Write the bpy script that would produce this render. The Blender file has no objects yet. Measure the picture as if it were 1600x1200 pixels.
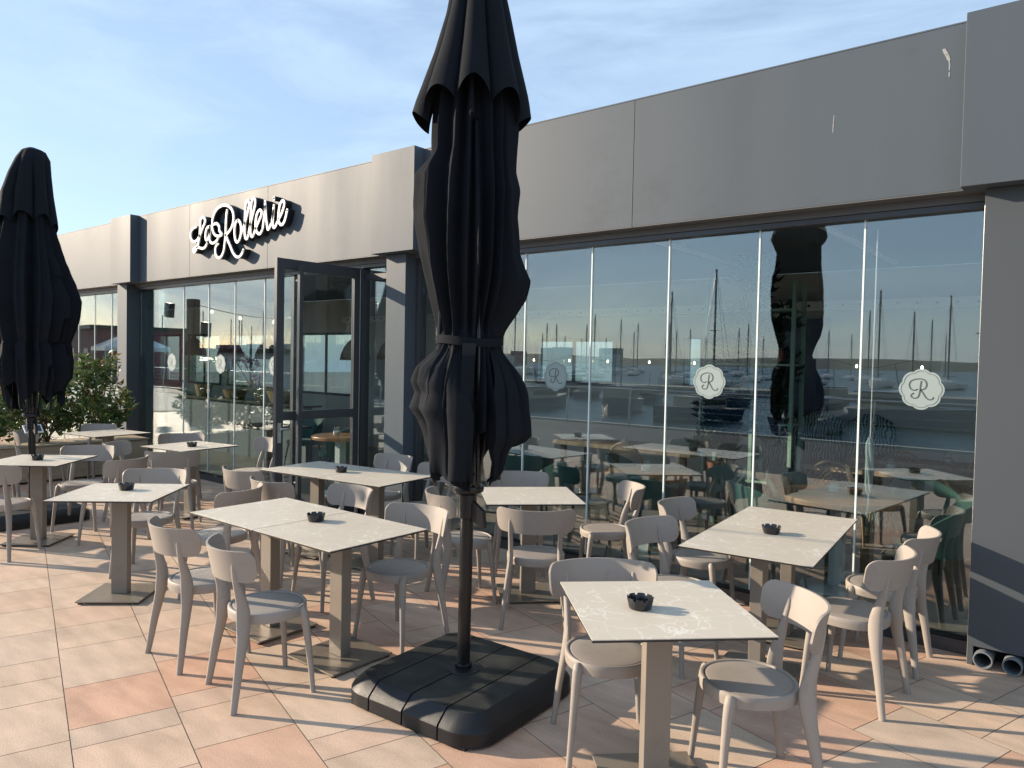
import bpy, bmesh, math, random
from mathutils import Vector, Matrix, noise
R=math.radians; PI=math.pi
random.seed(7)
scene=bpy.context.scene
C=scene.collection

# ------------------------------------------------------------------ camera
cam=bpy.data.cameras.new('camera'); co=bpy.data.objects.new('camera',cam); C.objects.link(co); scene.camera=co
cam.sensor_width=36.0; cam.lens=36.0*1156/1600; cam.clip_start=0.05; cam.clip_end=8000
_p,_r,_a=R(1.82),R(1.18),R(39.2)
f=Vector((0,math.cos(_p),-math.sin(_p))); u=Vector((0,math.sin(_p),math.cos(_p))); x=Vector((1,0,0))
rt=math.cos(_r)*x+math.sin(_r)*u; up=-math.sin(_r)*x+math.cos(_r)*u
m=Matrix((rt,up,-f)).transposed(); m=Matrix.Rotation(_a,3,'Z')@m
co.matrix_world=Matrix.Translation((0,0,1.75))@m.to_4x4()

# ------------------------------------------------------------------ light
SUN_AZ=Vector((-.895,-.446)).normalized(); SUN_EL=R(18.5)
scene.view_settings.view_transform='Standard'; scene.view_settings.look='None'
scene.view_settings.exposure=0.75; scene.view_settings.gamma=1
w=bpy.data.worlds.new('World'); scene.world=w; w.use_nodes=True
nt=w.node_tree; N=nt.nodes; L=nt.links
bg=N['Background']; sky=N.new('ShaderNodeTexSky'); sky.sky_type='NISHITA'; sky.sun_disc=False
sky.sun_elevation=SUN_EL; sky.sun_rotation=math.atan2(SUN_AZ.x,SUN_AZ.y)
sky.air_density=1.0; sky.dust_density=0.3; sky.ozone_density=2.0
bg.inputs['Strength'].default_value=0.117
# thin cirrus streaks by direction, over an even pale blue added to brighten sky
tc=N.new('ShaderNodeTexCoord'); mp=N.new('ShaderNodeMapping'); mp.inputs['Scale'].default_value=(1.0,3.0,9.0)
mp.inputs['Rotation'].default_value=(R(12),R(8),R(35))
nz=N.new('ShaderNodeTexNoise'); nz.inputs['Scale'].default_value=1.6; nz.inputs['Detail'].default_value=9; nz.inputs['Roughness'].default_value=.6; nz.inputs['Distortion'].default_value=.5
mr=N.new('ShaderNodeMapRange'); mr.inputs['From Min'].default_value=.40; mr.inputs['From Max'].default_value=.70; mr.inputs['To Min'].default_value=.45; mr.inputs['To Max'].default_value=.86
mx=N.new('ShaderNodeMixRGB'); mx.inputs['Color2'].default_value=(3.5,4.55,5.9,1)
L.new(tc.outputs['Generated'],mp.inputs['Vector']); L.new(mp.outputs['Vector'],nz.inputs['Vector']); L.new(nz.outputs['Fac'],mr.inputs['Value'])
L.new(mr.outputs['Result'],mx.inputs['Fac']); L.new(sky.outputs['Color'],mx.inputs['Color1']); L.new(mx.outputs['Color'],bg.inputs['Color'])
sd=bpy.data.lights.new('sun','SUN'); sd.energy=5.0; sd.angle=R(.53); sd.color=(1.0,.83,.64)
so=bpy.data.objects.new('sun',sd); C.objects.link(so)
sdir=Vector((SUN_AZ.x*math.cos(SUN_EL),SUN_AZ.y*math.cos(SUN_EL),math.sin(SUN_EL)))
so.rotation_euler=sdir.to_track_quat('Z','Y').to_euler(); so.location=sdir*40
cy=scene.cycles
cy.max_bounces=10; cy.transparent_max_bounces=24; cy.glossy_bounces=5; cy.transmission_bounces=8; cy.caustics_reflective=False; cy.caustics_refractive=False

# ------------------------------------------------------------------ materials
def mat(name,col,rough=.5,metal=0,bump=0,bscale=200,var=0,vscale=6,spec=.5,sheen=0,stretch=(1,1,1),coat=0):
    m=bpy.data.materials.new(name); m.use_nodes=True; nt=m.node_tree; N=nt.nodes; L=nt.links; b=N['Principled BSDF']
    b.inputs['Base Color'].default_value=(*col,1); b.inputs['Roughness'].default_value=rough; b.inputs['Metallic'].default_value=metal
    b.inputs['Specular IOR Level'].default_value=spec; b.inputs['Sheen Weight'].default_value=sheen; b.inputs['Coat Weight'].default_value=coat
    tc=N.new('ShaderNodeTexCoord'); mp=N.new('ShaderNodeMapping'); mp.inputs['Scale'].default_value=stretch; L.new(tc.outputs['Object'],mp.inputs['Vector'])
    if var:
        n=N.new('ShaderNodeTexNoise'); n.inputs['Scale'].default_value=vscale; n.inputs['Detail'].default_value=6; L.new(mp.outputs['Vector'],n.inputs['Vector'])
        r=N.new('ShaderNodeMapRange'); r.inputs['From Min'].default_value=.3; r.inputs['From Max'].default_value=.7; r.inputs['To Min'].default_value=1-var; r.inputs['To Max'].default_value=1+var
        L.new(n.outputs['Fac'],r.inputs['Value'])
        h=N.new('ShaderNodeVectorMath'); h.operation='SCALE'; h.inputs[0].default_value=col; L.new(r.outputs['Result'],h.inputs['Scale']); L.new(h.outputs['Vector'],b.inputs['Base Color'])
        r2=N.new('ShaderNodeMapRange'); r2.inputs['To Min'].default_value=max(.02,rough-.12); r2.inputs['To Max'].default_value=min(1,rough+.12); L.new(n.outputs['Fac'],r2.inputs['Value']); L.new(r2.outputs['Result'],b.inputs['Roughness'])
    if bump:
        n=N.new('ShaderNodeTexNoise'); n.inputs['Scale'].default_value=bscale; n.inputs['Detail'].default_value=3; L.new(mp.outputs['Vector'],n.inputs['Vector'])
        bp=N.new('ShaderNodeBump'); bp.inputs['Strength'].default_value=bump; bp.inputs['Distance'].default_value=.004; L.new(n.outputs['Fac'],bp.inputs['Height']); L.new(bp.outputs['Normal'],b.inputs['Normal'])
    return m
def age(m,scale,lo,hi):
    # per-piece tone shift and faint scuffs, driven by object and by noise
    nt=m.node_tree; N=nt.nodes; L=nt.links; b=N['Principled BSDF']; src=b.inputs['Base Color'].links[0].from_socket
    oi=N.new('ShaderNodeObjectInfo'); r=N.new('ShaderNodeMapRange'); r.inputs['To Min'].default_value=lo; r.inputs['To Max'].default_value=hi; L.new(oi.outputs['Random'],r.inputs['Value'])
    tc=N.new('ShaderNodeTexCoord'); n=N.new('ShaderNodeTexNoise'); n.inputs['Scale'].default_value=scale; n.inputs['Detail'].default_value=9; n.inputs['Roughness'].default_value=.75; L.new(tc.outputs['Object'],n.inputs['Vector'])
    k=N.new('ShaderNodeMapRange'); k.inputs['From Min'].default_value=.28; k.inputs['From Max'].default_value=.46; k.inputs['To Min'].default_value=.82; k.inputs['To Max'].default_value=1; L.new(n.outputs['Fac'],k.inputs['Value'])
    mu=N.new('ShaderNodeMath'); mu.operation='MULTIPLY'; L.new(r.outputs[0],mu.inputs[0]); L.new(k.outputs[0],mu.inputs[1])
    s=N.new('ShaderNodeVectorMath'); s.operation='SCALE'; L.new(src,s.inputs[0]); L.new(mu.outputs[0],s.inputs['Scale']); L.new(s.outputs[0],b.inputs['Base Color'])
def glass_mat(name,tint,ior,rough=0.0):
    m=bpy.data.materials.new(name); m.use_nodes=True; nt=m.node_tree; N=nt.nodes; L=nt.links; N.remove(N['Principled BSDF'])
    t=N.new('ShaderNodeBsdfTransparent'); t.inputs['Color'].default_value=(*tint,1)
    g=N.new('ShaderNodeBsdfGlossy'); g.inputs['Roughness'].default_value=rough; g.inputs['Color'].default_value=(.93,.98,1.0,1)
    # symmetric fresnel: facing-based so that back faces behave like front faces
    lw=N.new('ShaderNodeLayerWeight'); lw.inputs['Blend'].default_value=.5
    pw=N.new('ShaderNodeMath'); pw.operation='POWER'; pw.inputs[1].default_value=ior[1]; L.new(lw.outputs['Facing'],pw.inputs[0])
    mr=N.new('ShaderNodeMapRange'); mr.inputs['To Min'].default_value=ior[0]; mr.inputs['To Max'].default_value=.88; L.new(pw.outputs[0],mr.inputs['Value'])
    mx=N.new('ShaderNodeMixShader'); L.new(mr.outputs['Result'],mx.inputs['Fac']); L.new(t.outputs[0],mx.inputs[1]); L.new(g.outputs[0],mx.inputs[2])
    L.new(mx.outputs[0],N['Material Output'].inputs['Surface']); return m
M={}
M['paint']=mat('satin_grey_paint',(.078,.098,.119),.55,.0,.04,900,.09,1.6,spec=.32,stretch=(1,1,.14))
M['paint_dark']=mat('anthracite_paint',(.062,.068,.078),.35,.2,.03,900,.05,2)
M['soffit']=mat('soffit_grey',(.12,.125,.13),.5)
M['deck']=mat('dark_brown_decking',(.060,.036,.028),.6,0,.1,60,.25,3,stretch=(.4,9,1))
M['counter']=mat('blue_grey_counter',(.17,.20,.225),.6,0,.03,60,.06,2)
M['plate']=mat('taupe_steel_plate',(.28,.24,.19),.33,.35,.05,1200,.06,4)
M['pillar']=mat('darker_grey_pillar_paint',(.066,.077,.088),.5,0,.04,900,.07,1.3,spec=.35,stretch=(1,1,.2))
M['gap']=mat('joint_black',(.01,.01,.011),.8)
M['alu']=mat('bright_aluminium',(.62,.64,.64),.28,.9)
M['edge']=mat('polished_glass_edge',(.80,.90,.88),.25,0,spec=.9)
M['glass']=glass_mat('facade_glass',(.90,.945,.94),(.15,4.1))
M['doorglass']=glass_mat('door_glass',(.92,.95,.95),(.05,3.4))
M['white']=mat('sign_white',(.86,.86,.85),.4)
M['black']=mat('sign_black',(.012,.014,.018),.35)
M['vinyl']=mat('frosted_vinyl',(.30,.37,.37),.6)
M['vinylink']=mat('vinyl_cutout',(.07,.10,.10),.4)
M['chair']=mat('taupe_polypropylene',(.325,.288,.252),.55,0,.03,1400,.03,5)
M['tmetal']=mat('taupe_powder_coat',(.245,.215,.18),.45,.15,.05,1200,.04,4)
M['tedge']=mat('laminate_core',(.02,.02,.022),.5)
M['rubber']=mat('black_rubber',(.015,.015,.016),.7)
M['ash']=mat('gloss_melamine',(.012,.014,.018),.18,0,spec=.6)
M['cloth']=mat('black_acrylic_canvas',(.0105,.013,.0175),.85,0,.3,900,.12,7,spec=.12,sheen=.0)
M['pole']=mat('black_aluminium_pole',(.015,.016,.018),.25,.4)
M['base']=mat('black_hdpe',(.010,.0115,.014),.42,0,.3,350,.3,9,spec=.4)
M['dust']=mat('black_hdpe_dusty',(.021,.023,.021),.6,0,.4,350,.75,7,spec=.35)
M['wood']=mat('oiled_wood',(.42,.20,.075),.4,0,.1,60,.35,3,stretch=(1,9,1))
M['plank']=mat('pale_plank',(.33,.25,.18),.5,0,.1,60,.3,3,stretch=(9,1,1))
M['green']=mat('green_velvet',(.028,.11,.095),.75,0,.15,500,.25,8,sheen=.3)
M['greenpale']=mat('sage_paint',(.26,.40,.33),.45)
M['dleg']=mat('dark_leg',(.02,.018,.017),.4)
M['rattan']=mat('rattan_cane',(.30,.215,.13),.55,0,.2,200,.25,40)
M['whitemetal']=mat('white_metal',(.62,.68,.68),.35)
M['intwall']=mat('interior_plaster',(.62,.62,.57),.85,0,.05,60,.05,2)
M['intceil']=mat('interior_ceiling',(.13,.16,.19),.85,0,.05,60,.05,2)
M['duct']=mat('white_duct',(.8,.8,.77),.6)
M['candle']=mat('candle_wax',(.78,.78,.72),.5)
M['backglass']=glass_mat('rear_window_glass',(.62,.70,.70),(.06,3.5))
M['jar']=glass_mat('jar_glass',(.90,.94,.93),(.10,3.0))
M['terracotta']=mat('terracotta',(.34,.15,.09),.8,0,.1,100,.15,10)
M['kerb']=mat('pale_kerb_stone',(.42,.40,.36),.7,0,.1,80,.1,3)
M['hull']=mat('gelcoat_white',(.78,.78,.76),.25)
M['hullblue']=mat('gelcoat_navy',(.03,.05,.10),.25)
M['mast']=mat('anodised_mast',(.16,.16,.165),.4,.5)
M['planter']=mat('planter_board',(.38,.31,.22),.7,0,.1,60,.15,3,stretch=(1,1,8))
M['soil']=mat('dark_soil',(.03,.022,.016),.95)
M['stem']=mat('bark_stem',(.10,.06,.045),.8)
M['brick']=mat('dark_red_render',(.22,.07,.07),.7,0,0,1,.2,1)
M['wicker']=mat('dark_wicker',(.17,.12,.08),.8,0,.6,120,.3,60)
M['pipe']=mat('grey_pvc',(.20,.22,.235),.4)
M['stain']=mat('dried_dropping',(.34,.35,.35),.8,0,0,1,.3,60)
M['concrete']=mat('quay_concrete',(.30,.28,.25),.85,0,.1,30,.12,1)
M['steel']=mat('stainless_rail',(.5,.5,.5),.25,.9)
M['cushion']=None
def emis(name,col,s):
    m=bpy.data.materials.new(name); m.use_nodes=True; b=m.node_tree.nodes['Principled BSDF']; b.inputs['Emission Color'].default_value=(*col,1); b.inputs['Emission Strength'].default_value=s; return m
M['bulb']=emis('lit_bulb',(1,.86,.62),5)
# marble laminate
def marble():
    m=bpy.data.materials.new('veined_laminate'); m.use_nodes=True; nt=m.node_tree; N=nt.nodes; L=nt.links; b=N['Principled BSDF']
    tc=N.new('ShaderNodeTexCoord'); oi=N.new('ShaderNodeObjectInfo'); k=N.new('ShaderNodeVectorMath'); k.operation='SCALE'; k.inputs[0].default_value=(13,7,3)
    L.new(oi.outputs['Random'],k.inputs['Scale']); ad=N.new('ShaderNodeVectorMath'); L.new(tc.outputs['Object'],ad.inputs[0]); L.new(k.outputs['Vector'],ad.inputs[1])
    n=N.new('ShaderNodeTexNoise'); n.inputs['Scale'].default_value=9; n.inputs['Detail'].default_value=5; L.new(ad.outputs[0],n.inputs['Vector'])
    s=N.new('ShaderNodeVectorMath'); s.operation='SUBTRACT'; s.inputs[1].default_value=(.5,.5,.5); L.new(n.outputs['Color'],s.inputs[0])
    sc=N.new('ShaderNodeVectorMath'); sc.operation='SCALE'; sc.inputs['Scale'].default_value=.16; L.new(s.outputs[0],sc.inputs[0])
    a2=N.new('ShaderNodeVectorMath'); L.new(ad.outputs[0],a2.inputs[0]); L.new(sc.outputs[0],a2.inputs[1])
    v=N.new('ShaderNodeTexVoronoi'); v.feature='DISTANCE_TO_EDGE'; v.inputs['Scale'].default_value=8.5; L.new(a2.outputs[0],v.inputs['Vector'])
    r=N.new('ShaderNodeMapRange'); r.inputs['From Min'].default_value=.0; r.inputs['From Max'].default_value=.04; r.inputs['To Min'].default_value=1; r.inputs['To Max'].default_value=0; L.new(v.outputs['Distance'],r.inputs['Value'])
    n2=N.new('ShaderNodeTexNoise'); n2.inputs['Scale'].default_value=4.5; n2.inputs['Detail'].default_value=3; L.new(ad.outputs[0],n2.inputs['Vector'])
    r2=N.new('ShaderNodeMapRange'); r2.inputs['From Min'].default_value=.38; r2.inputs['From Max'].default_value=.58; L.new(n2.outputs['Fac'],r2.inputs['Value'])
    mu=N.new('ShaderNodeMath'); mu.operation='MULTIPLY'; L.new(r.outputs[0],mu.inputs[0]); L.new(r2.outputs[0],mu.inputs[1])
    cl=N.new('ShaderNodeMixRGB'); cl.inputs['Color1'].default_value=(.60,.54,.44,1); cl.inputs['Color2'].default_value=(.65,.59,.49,1); L.new(n2.outputs['Fac'],cl.inputs['Fac'])
    mx=N.new('ShaderNodeMixRGB'); mx.inputs['Color2'].default_value=(.80,.765,.68,1); L.new(mu.outputs[0],mx.inputs['Fac']); L.new(cl.outputs[0],mx.inputs['Color1'])
    L.new(mx.outputs[0],b.inputs['Base Color']); b.inputs['Roughness'].default_value=.42; return m
M['marble']=marble(); age(M['chair'],9,.93,1.05); age(M['tmetal'],7,.93,1.05); age(M['plate'],7,.9,1.06); age(M['marble'],3,.97,1.02); age(M['paint'],1.3,.97,1.03)
def paving():
    m=bpy.data.materials.new('sandstone_pavers'); m.use_nodes=True; nt=m.node_tree; N=nt.nodes; L=nt.links; b=N['Principled BSDF']
    at=N.new('ShaderNodeAttribute'); at.attribute_name='stone'
    tc=N.new('ShaderNodeTexCoord')
    mp=N.new('ShaderNodeMapping'); mp.inputs['Rotation'].default_value=(0,0,R(-162.9+90)); mp.inputs['Scale'].default_value=(1.6,6,1); L.new(tc.outputs['Object'],mp.inputs['Vector'])
    n=N.new('ShaderNodeTexNoise'); n.inputs['Scale'].default_value=1.6; n.inputs['Detail'].default_value=6; L.new(mp.outputs[0],n.inputs['Vector'])
    g=N.new('ShaderNodeTexNoise'); g.inputs['Scale'].default_value=170; g.inputs['Detail'].default_value=2; L.new(tc.outputs['Object'],g.inputs['Vector'])
    st=N.new('ShaderNodeTexNoise'); st.inputs['Scale'].default_value=2.3; st.inputs['Detail'].default_value=7; st.inputs['Roughness'].default_value=.7; L.new(tc.outputs['Object'],st.inputs['Vector'])
    r=N.new('ShaderNodeMapRange'); r.inputs['From Min'].default_value=.3; r.inputs['From Max'].default_value=.7; r.inputs['To Min'].default_value=.84; r.inputs['To Max'].default_value=1.15; L.new(n.outputs['Fac'],r.inputs['Value'])
    r2=N.new('ShaderNodeMapRange'); r2.inputs['From Min'].default_value=.3; r2.inputs['From Max'].default_value=.7; r2.inputs['To Min'].default_value=.80; r2.inputs['To Max'].default_value=1.17; L.new(g.outputs['Fac'],r2.inputs['Value'])
    r3=N.new('ShaderNodeMapRange'); r3.inputs['From Min'].default_value=.25; r3.inputs['From Max'].default_value=.5; r3.inputs['To Min'].default_value=.82; r3.inputs['To Max'].default_value=1.0; L.new(st.outputs['Fac'],r3.inputs['Value'])
    q=N.new('ShaderNodeMath'); q.operation='MULTIPLY'; L.new(r.outputs[0],q.inputs[0]); L.new(r2.outputs[0],q.inputs[1])
    q2=N.new('ShaderNodeMath'); q2.operation='MULTIPLY'; L.new(q.outputs[0],q2.inputs[0]); L.new(r3.outputs[0],q2.inputs[1])
    # pink / orange bloom inside a stone
    bl=N.new('ShaderNodeMapRange'); bl.inputs['From Min'].default_value=.5; bl.inputs['From Max'].default_value=.75; bl.inputs['To Max'].default_value=.30; L.new(n.outputs['Fac'],bl.inputs['Value'])
    tint=N.new('ShaderNodeMixRGB'); tint.inputs['Color2'].default_value=(.58,.40,.29,1); L.new(bl.outputs[0],tint.inputs['Fac']); L.new(at.outputs['Color'],tint.inputs['Color1'])
    s=N.new('ShaderNodeVectorMath'); s.operation='SCALE'; L.new(tint.outputs[0],s.inputs[0]); L.new(q2.outputs[0],s.inputs['Scale']); L.new(s.outputs[0],b.inputs['Base Color'])
    b.inputs['Roughness'].default_value=.72
    bp=N.new('ShaderNodeBump'); bp.inputs['Strength'].default_value=.35; bp.inputs['Distance'].default_value=.003; L.new(g.outputs['Fac'],bp.inputs['Height']); L.new(bp.outputs[0],b.inputs['Normal'])
    return m
M['paving']=paving()
def leafmat(name,c1,c2,c3):
    m=bpy.data.materials.new(name); m.use_nodes=True; nt=m.node_tree; N=nt.nodes; L=nt.links; b=N['Principled BSDF']
    at=N.new('ShaderNodeAttribute'); at.attribute_name='leaf'; cr=N.new('ShaderNodeValToRGB'); e=cr.color_ramp.elements
    e[0].color=(*c1,1); e[1].color=(*c3,1); x=e.new(.6); x.color=(*c2,1); L.new(at.outputs['Fac'],cr.inputs['Fac']); L.new(cr.outputs[0],b.inputs['Base Color'])
    b.inputs['Roughness'].default_value=.35; b.inputs['Subsurface Weight'].default_value=0
    tr=N.new('ShaderNodeBsdfTranslucent'); L.new(cr.outputs[0],tr.inputs['Color']); mx=N.new('ShaderNodeMixShader'); mx.inputs['Fac'].default_value=.25
    L.new(b.outputs[0],mx.inputs[1]); L.new(tr.outputs[0],mx.inputs[2]); L.new(mx.outputs[0],N['Material Output'].inputs['Surface']); return m
M['leaf']=leafmat('photinia_leaf',(.045,.10,.03),(.15,.21,.06),(.42,.22,.11))
M['bloom']=leafmat('bougainvillea_bloom',(.05,.06,.02),(.45,.02,.10),(.60,.04,.16))
M['leaf2']=leafmat('indoor_leaf',(.006,.022,.009),(.012,.04,.014),(.03,.08,.025))
def water():
    m=mat('harbour_water',(.012,.045,.07),.3,0,0,spec=.25); nt=m.node_tree; N=nt.nodes; L=nt.links; b=N['Principled BSDF']
    n=N.new('ShaderNodeTexNoise'); n.inputs['Scale'].default_value=1.3; n.inputs['Detail'].default_value=5; tc=N.new('ShaderNodeTexCoord'); L.new(tc.outputs['Object'],n.inputs['Vector'])
    bp=N.new('ShaderNodeBump'); bp.inputs['Strength'].default_value=.6; bp.inputs['Distance'].default_value=.5; L.new(n.outputs['Fac'],bp.inputs['Height']); L.new(bp.outputs[0],b.inputs['Normal']); return m
M['water']=water()
M['hill']=mat('wooded_hill',(.055,.075,.06),.9,0,0,1,.35,.02)
def patterned():
    m=mat('patterned_upholstery',(.05,.12,.12),.8); nt=m.node_tree; N=nt.nodes; L=nt.links; b=N['Principled BSDF']
    wv=N.new('ShaderNodeTexWave'); wv.inputs['Scale'].default_value=9; wv.inputs['Distortion'].default_value=9; wv.inputs['Detail'].default_value=2; tc=N.new('ShaderNodeTexCoord'); L.new(tc.outputs['Object'],wv.inputs['Vector'])
    mx=N.new('ShaderNodeMixRGB'); mx.inputs['Color1'].default_value=(.035,.09,.09,1); mx.inputs['Color2'].default_value=(.42,.47,.43,1)
    r=N.new('ShaderNodeMapRange'); r.inputs['From Min'].default_value=.55; r.inputs['From Max'].default_value=.7; L.new(wv.outputs['Fac'],r.inputs['Value']); L.new(r.outputs[0],mx.inputs['Fac']); L.new(mx.outputs[0],b.inputs['Base Color']); return m
M['pattern']=patterned()

# ------------------------------------------------------------------ mesh helpers
class MB:
    def __init__(s): s.v=[]; s.f=[]; s.m=[]; s.mats=[]; s.smooth=[]
    def mi(s,m):
        if m not in s.mats: s.mats.append(m)
        return s.mats.index(m)
    def add(s,vs,fs,m,smooth=False,M4=None):
        k=len(s.v); i=s.mi(m)
        for v in vs: s.v.append(tuple(M4@Vector(v)) if M4 is not None else tuple(v))
        for q in fs: s.f.append(tuple(k+a for a in q)); s.m.append(i); s.smooth.append(smooth)
    def box(s,x0,x1,y0,y1,z0,z1,m,M4=None):
        vs=[(a,b,c) for c in(z0,z1) for b in(y0,y1) for a in(x0,x1)]
        s.add(vs,[(0,2,3,1),(4,5,7,6),(0,1,5,4),(2,6,7,3),(0,4,6,2),(1,3,7,5)],m,False,M4)
    def sheet(s,x0,x1,y0,y1,z,m): s.add([(x0,y0,z),(x1,y0,z),(x1,y1,z),(x0,y1,z)],[(0,1,2,3)],m)
    def tube(s,pts,rad,m,n=10,cap=True,M4=None,flat=None):
        # rad: number or list of (ra,rb); section axes from reference vector
        vs=[];fs=[];P=[Vector(p) for p in pts]
        for i,p in enumerate(P):
            t=(P[min(i+1,len(P)-1)]-P[max(i-1,0)]).normalized()
            ref=Vector(flat) if flat else (Vector((0,0,1)) if abs(t.z)<.8 else Vector((1,0,0)))
            a=(ref-t*ref.dot(t)).normalized(); b=t.cross(a)
            r=rad[i] if isinstance(rad,(list,tuple)) else rad
            ra,rb=r if isinstance(r,(list,tuple)) else (r,r)
            for j in range(n):
                q=2*PI*j/n; vs.append(p+a*ra*math.cos(q)+b*rb*math.sin(q))
        for i in range(len(P)-1):
            for j in range(n): fs.append((i*n+j,i*n+(j+1)%n,(i+1)*n+(j+1)%n,(i+1)*n+j))
        if cap: fs.append(tuple(range(n-1,-1,-1))); fs.append(tuple((len(P)-1)*n+j for j in range(n)))
        s.add(vs,fs,m,True,M4)
    def lathe(s,prof,m,n=24,M4=None,sq=None,close=False):
        vs=[];fs=[]
        for r,z in prof:
            for j in range(n):
                q=2*PI*j/n; k=1.0
                if sq: k=1/((abs(math.cos(q))**sq+abs(math.sin(q))**sq)**(1/sq))
                vs.append((r*k*math.cos(q),r*k*math.sin(q),z))
        for i in range(len(prof)-1):
            for j in range(n): fs.append((i*n+j,i*n+(j+1)%n,(i+1)*n+(j+1)%n,(i+1)*n+j))
        if prof[0][0]>1e-5 and close: fs.append(tuple(range(n-1,-1,-1)))
        if prof[-1][0]>1e-5 and close: fs.append(tuple((len(prof)-1)*n+j for j in range(n)))
        s.add(vs,fs,m,True,M4)
    def build(s,name,parent=None,bevel=0,seg=2,angle=40,loc=None):
        me=bpy.data.meshes.new(name); me.from_pydata(s.v,[],s.f)
        for mm in s.mats: me.materials.append(M[mm] if isinstance(mm,str) else mm)
        me.polygons.foreach_set('material_index',s.m); me.polygons.foreach_set('use_smooth',s.smooth)
        bm=bmesh.new(); bm.from_mesh(me); bmesh.ops.recalc_face_normals(bm,faces=bm.faces)
        for e in bm.edges:
            if len(e.link_faces)==2 and e.calc_face_angle(0)>R(angle): e.smooth=False
        bm.to_mesh(me); bm.free()
        o=bpy.data.objects.new(name,me); C.objects.link(o)
        if parent is not None: o.parent=parent
        if loc: o.location=loc
        if bevel:
            b=o.modifiers.new('bevel','BEVEL'); b.width=bevel; b.segments=seg; b.limit_method='ANGLE'; b.angle_limit=R(35)
        return o
def tag(o,label=None,cat=None,group=None,kind=None):
    if label: o['label']=label
    if cat: o['category']=cat
    if group: o['group']=group
    if kind: o['kind']=kind
    return o
def thing(name,label,cat,loc=(0,0,0),rz=0,group=None):
    o=bpy.data.objects.new(name,None); o.empty_display_size=.2; C.objects.link(o); o.location=loc; o.rotation_euler=(0,0,rz); return tag(o,label,cat,group)
def copy_tree(o,loc,rz,label=None,group=None,parent=None,scale=None):
    kids=[c for c in bpy.data.objects if c.parent==o] if parent is None else None
    c=o.copy(); C.objects.link(c); c.location=loc; c.rotation_euler=(0,0,rz)
    if scale: c.scale=(scale,)*3
    if label: c['label']=label
    if group: c['group']=group
    for k in kids_of(o):
        d=k.copy(); C.objects.link(d); d.parent=c
        for g in kids_of(k):
            e=g.copy(); C.objects.link(e); e.parent=d
    return c
KIDS={}
def kids_of(o):
    if o.name not in KIDS: KIDS[o.name]=[c for c in bpy.data.objects if c.parent==o]
    return KIDS[o.name]
def struct(mb,name): return tag(mb.build(name),kind='structure')

# ------------------------------------------------------------------ ground
t=R(162.9); U=Vector((math.cos(t),math.sin(t))); V=Vector((.29404,.95579))
g=MB(); g.sheet(-70,40,-7.2,5.6,-.004,'concrete'); g.sheet(-70,-24,5.6,60,-.004,'concrete'); g.sheet(-24,8,9.9,60,-.004,'concrete'); g.sheet(8,40,5.6,60,-.004,'concrete'); struct(g,'ground')
rnd=random.Random(23)
vs=[];fs=[];cols=[]
PAL=[(.64,.475,.345),(.66,.49,.355),(.62,.465,.345),(.67,.50,.365),(.63,.49,.375),(.65,.465,.335),(.60,.455,.34),(.68,.515,.38)]
ORG=[(.64,.39,.265),(.65,.42,.30),(.64,.41,.285),(.66,.45,.325),(.66,.47,.345)]
def stone(u0,u1,v0,v1,c):
    k=len(vs); g=.0022
    for a,b in((u0+g,v0+g),(u1-g,v0+g),(u1-g,v1-g),(u0+g,v1-g)):
        p=U*a+V*b; vs.append((p.x,p.y,0))
    fs.append((k,k+1,k+2,k+3)); cols.append(c)
for k in range(-16,16):
    v0=.191+.452*k-.452; v1=v0+.452
    a=-9+rnd.random()
    while a<21:
        w=rnd.choice((.2,.30,.40,.40,.50,.50,.60,.29)); 
        cu=a+w/2; p=U*cu+V*(v0+.22)
        if p.y<5.6+.3 and p.y>-6.8 and p.x>-22 and p.x<9:
            orange = rnd.random()<(.42 if (p.x>-4.4 and p.y>.9) else .07)
            c=rnd.choice(ORG) if orange else rnd.choice(PAL)
            kk=rnd.uniform(.88,.97); c=tuple(q*kk for q in c); stone(a,a+w,v0,v1,c)
        a+=w
me=bpy.data.meshes.new('paving'); me.from_pydata(vs,[],fs); me.materials.append(M['paving'])
ca=me.color_attributes.new('stone','FLOAT_COLOR','CORNER')
for i,p in enumerate(me.polygons):
    for li in p.loop_indices: ca.data[li].color=(*cols[i],1)
po=bpy.data.objects.new('paving',me); C.objects.link(po); tag(po,kind='structure')
jn=MB(); jn.sheet(-22.5,9.5,-7.0,5.5,-.0018,mat('paver_joint',(.17,.125,.09),.95)); struct(jn,'paving_bed')
g=MB(); g.sheet(-900,900,-1500,-7.2,-1.6,'water'); struct(g,'water')
g=MB(); g.box(-70,40,-7.4,-7.2,-2.2,.05,'kerb'); struct(g,'quay_edge')

g=MB(); g.sheet(-22.6,9.6,-7.15,-1.35,.004,'deck'); struct(g,'boardwalk')
# hills over the harbour
hv=[];hf=[];n=120
for i in range(n):
    X=-1500+3000*i/(n-1); h=11+7*noise.noise(Vector((i*.06,1,0)))+3*noise.noise(Vector((i*.3,4,0))); 
    for j,(yy,zz) in enumerate(((-1150,-2),(-1250,h*.75),(-1400,h*1.25),(-1700,h*1.5))): hv.append((X,yy,zz))
for i in range(n-1):
    for j in range(3): a=i*4+j; hf.append((a,a+1,a+5,a+4))
g=MB(); g.add(hv,hf,'hill',True); struct(g,'hills')

# ------------------------------------------------------------------ restaurant building
B=thing('restaurant_building','long low grey restaurant pavilion with glass sliding front behind the terrace','building',(-6,5.11,0))
OFF=Vector((6,-5.11,0))
def part(mb,name,bevel=0,parent=None,label=None):
    o=mb.build(name,parent or B,bevel); 
    if parent is None: o.location=OFF
    if label: o['label']=label
    return o
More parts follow.
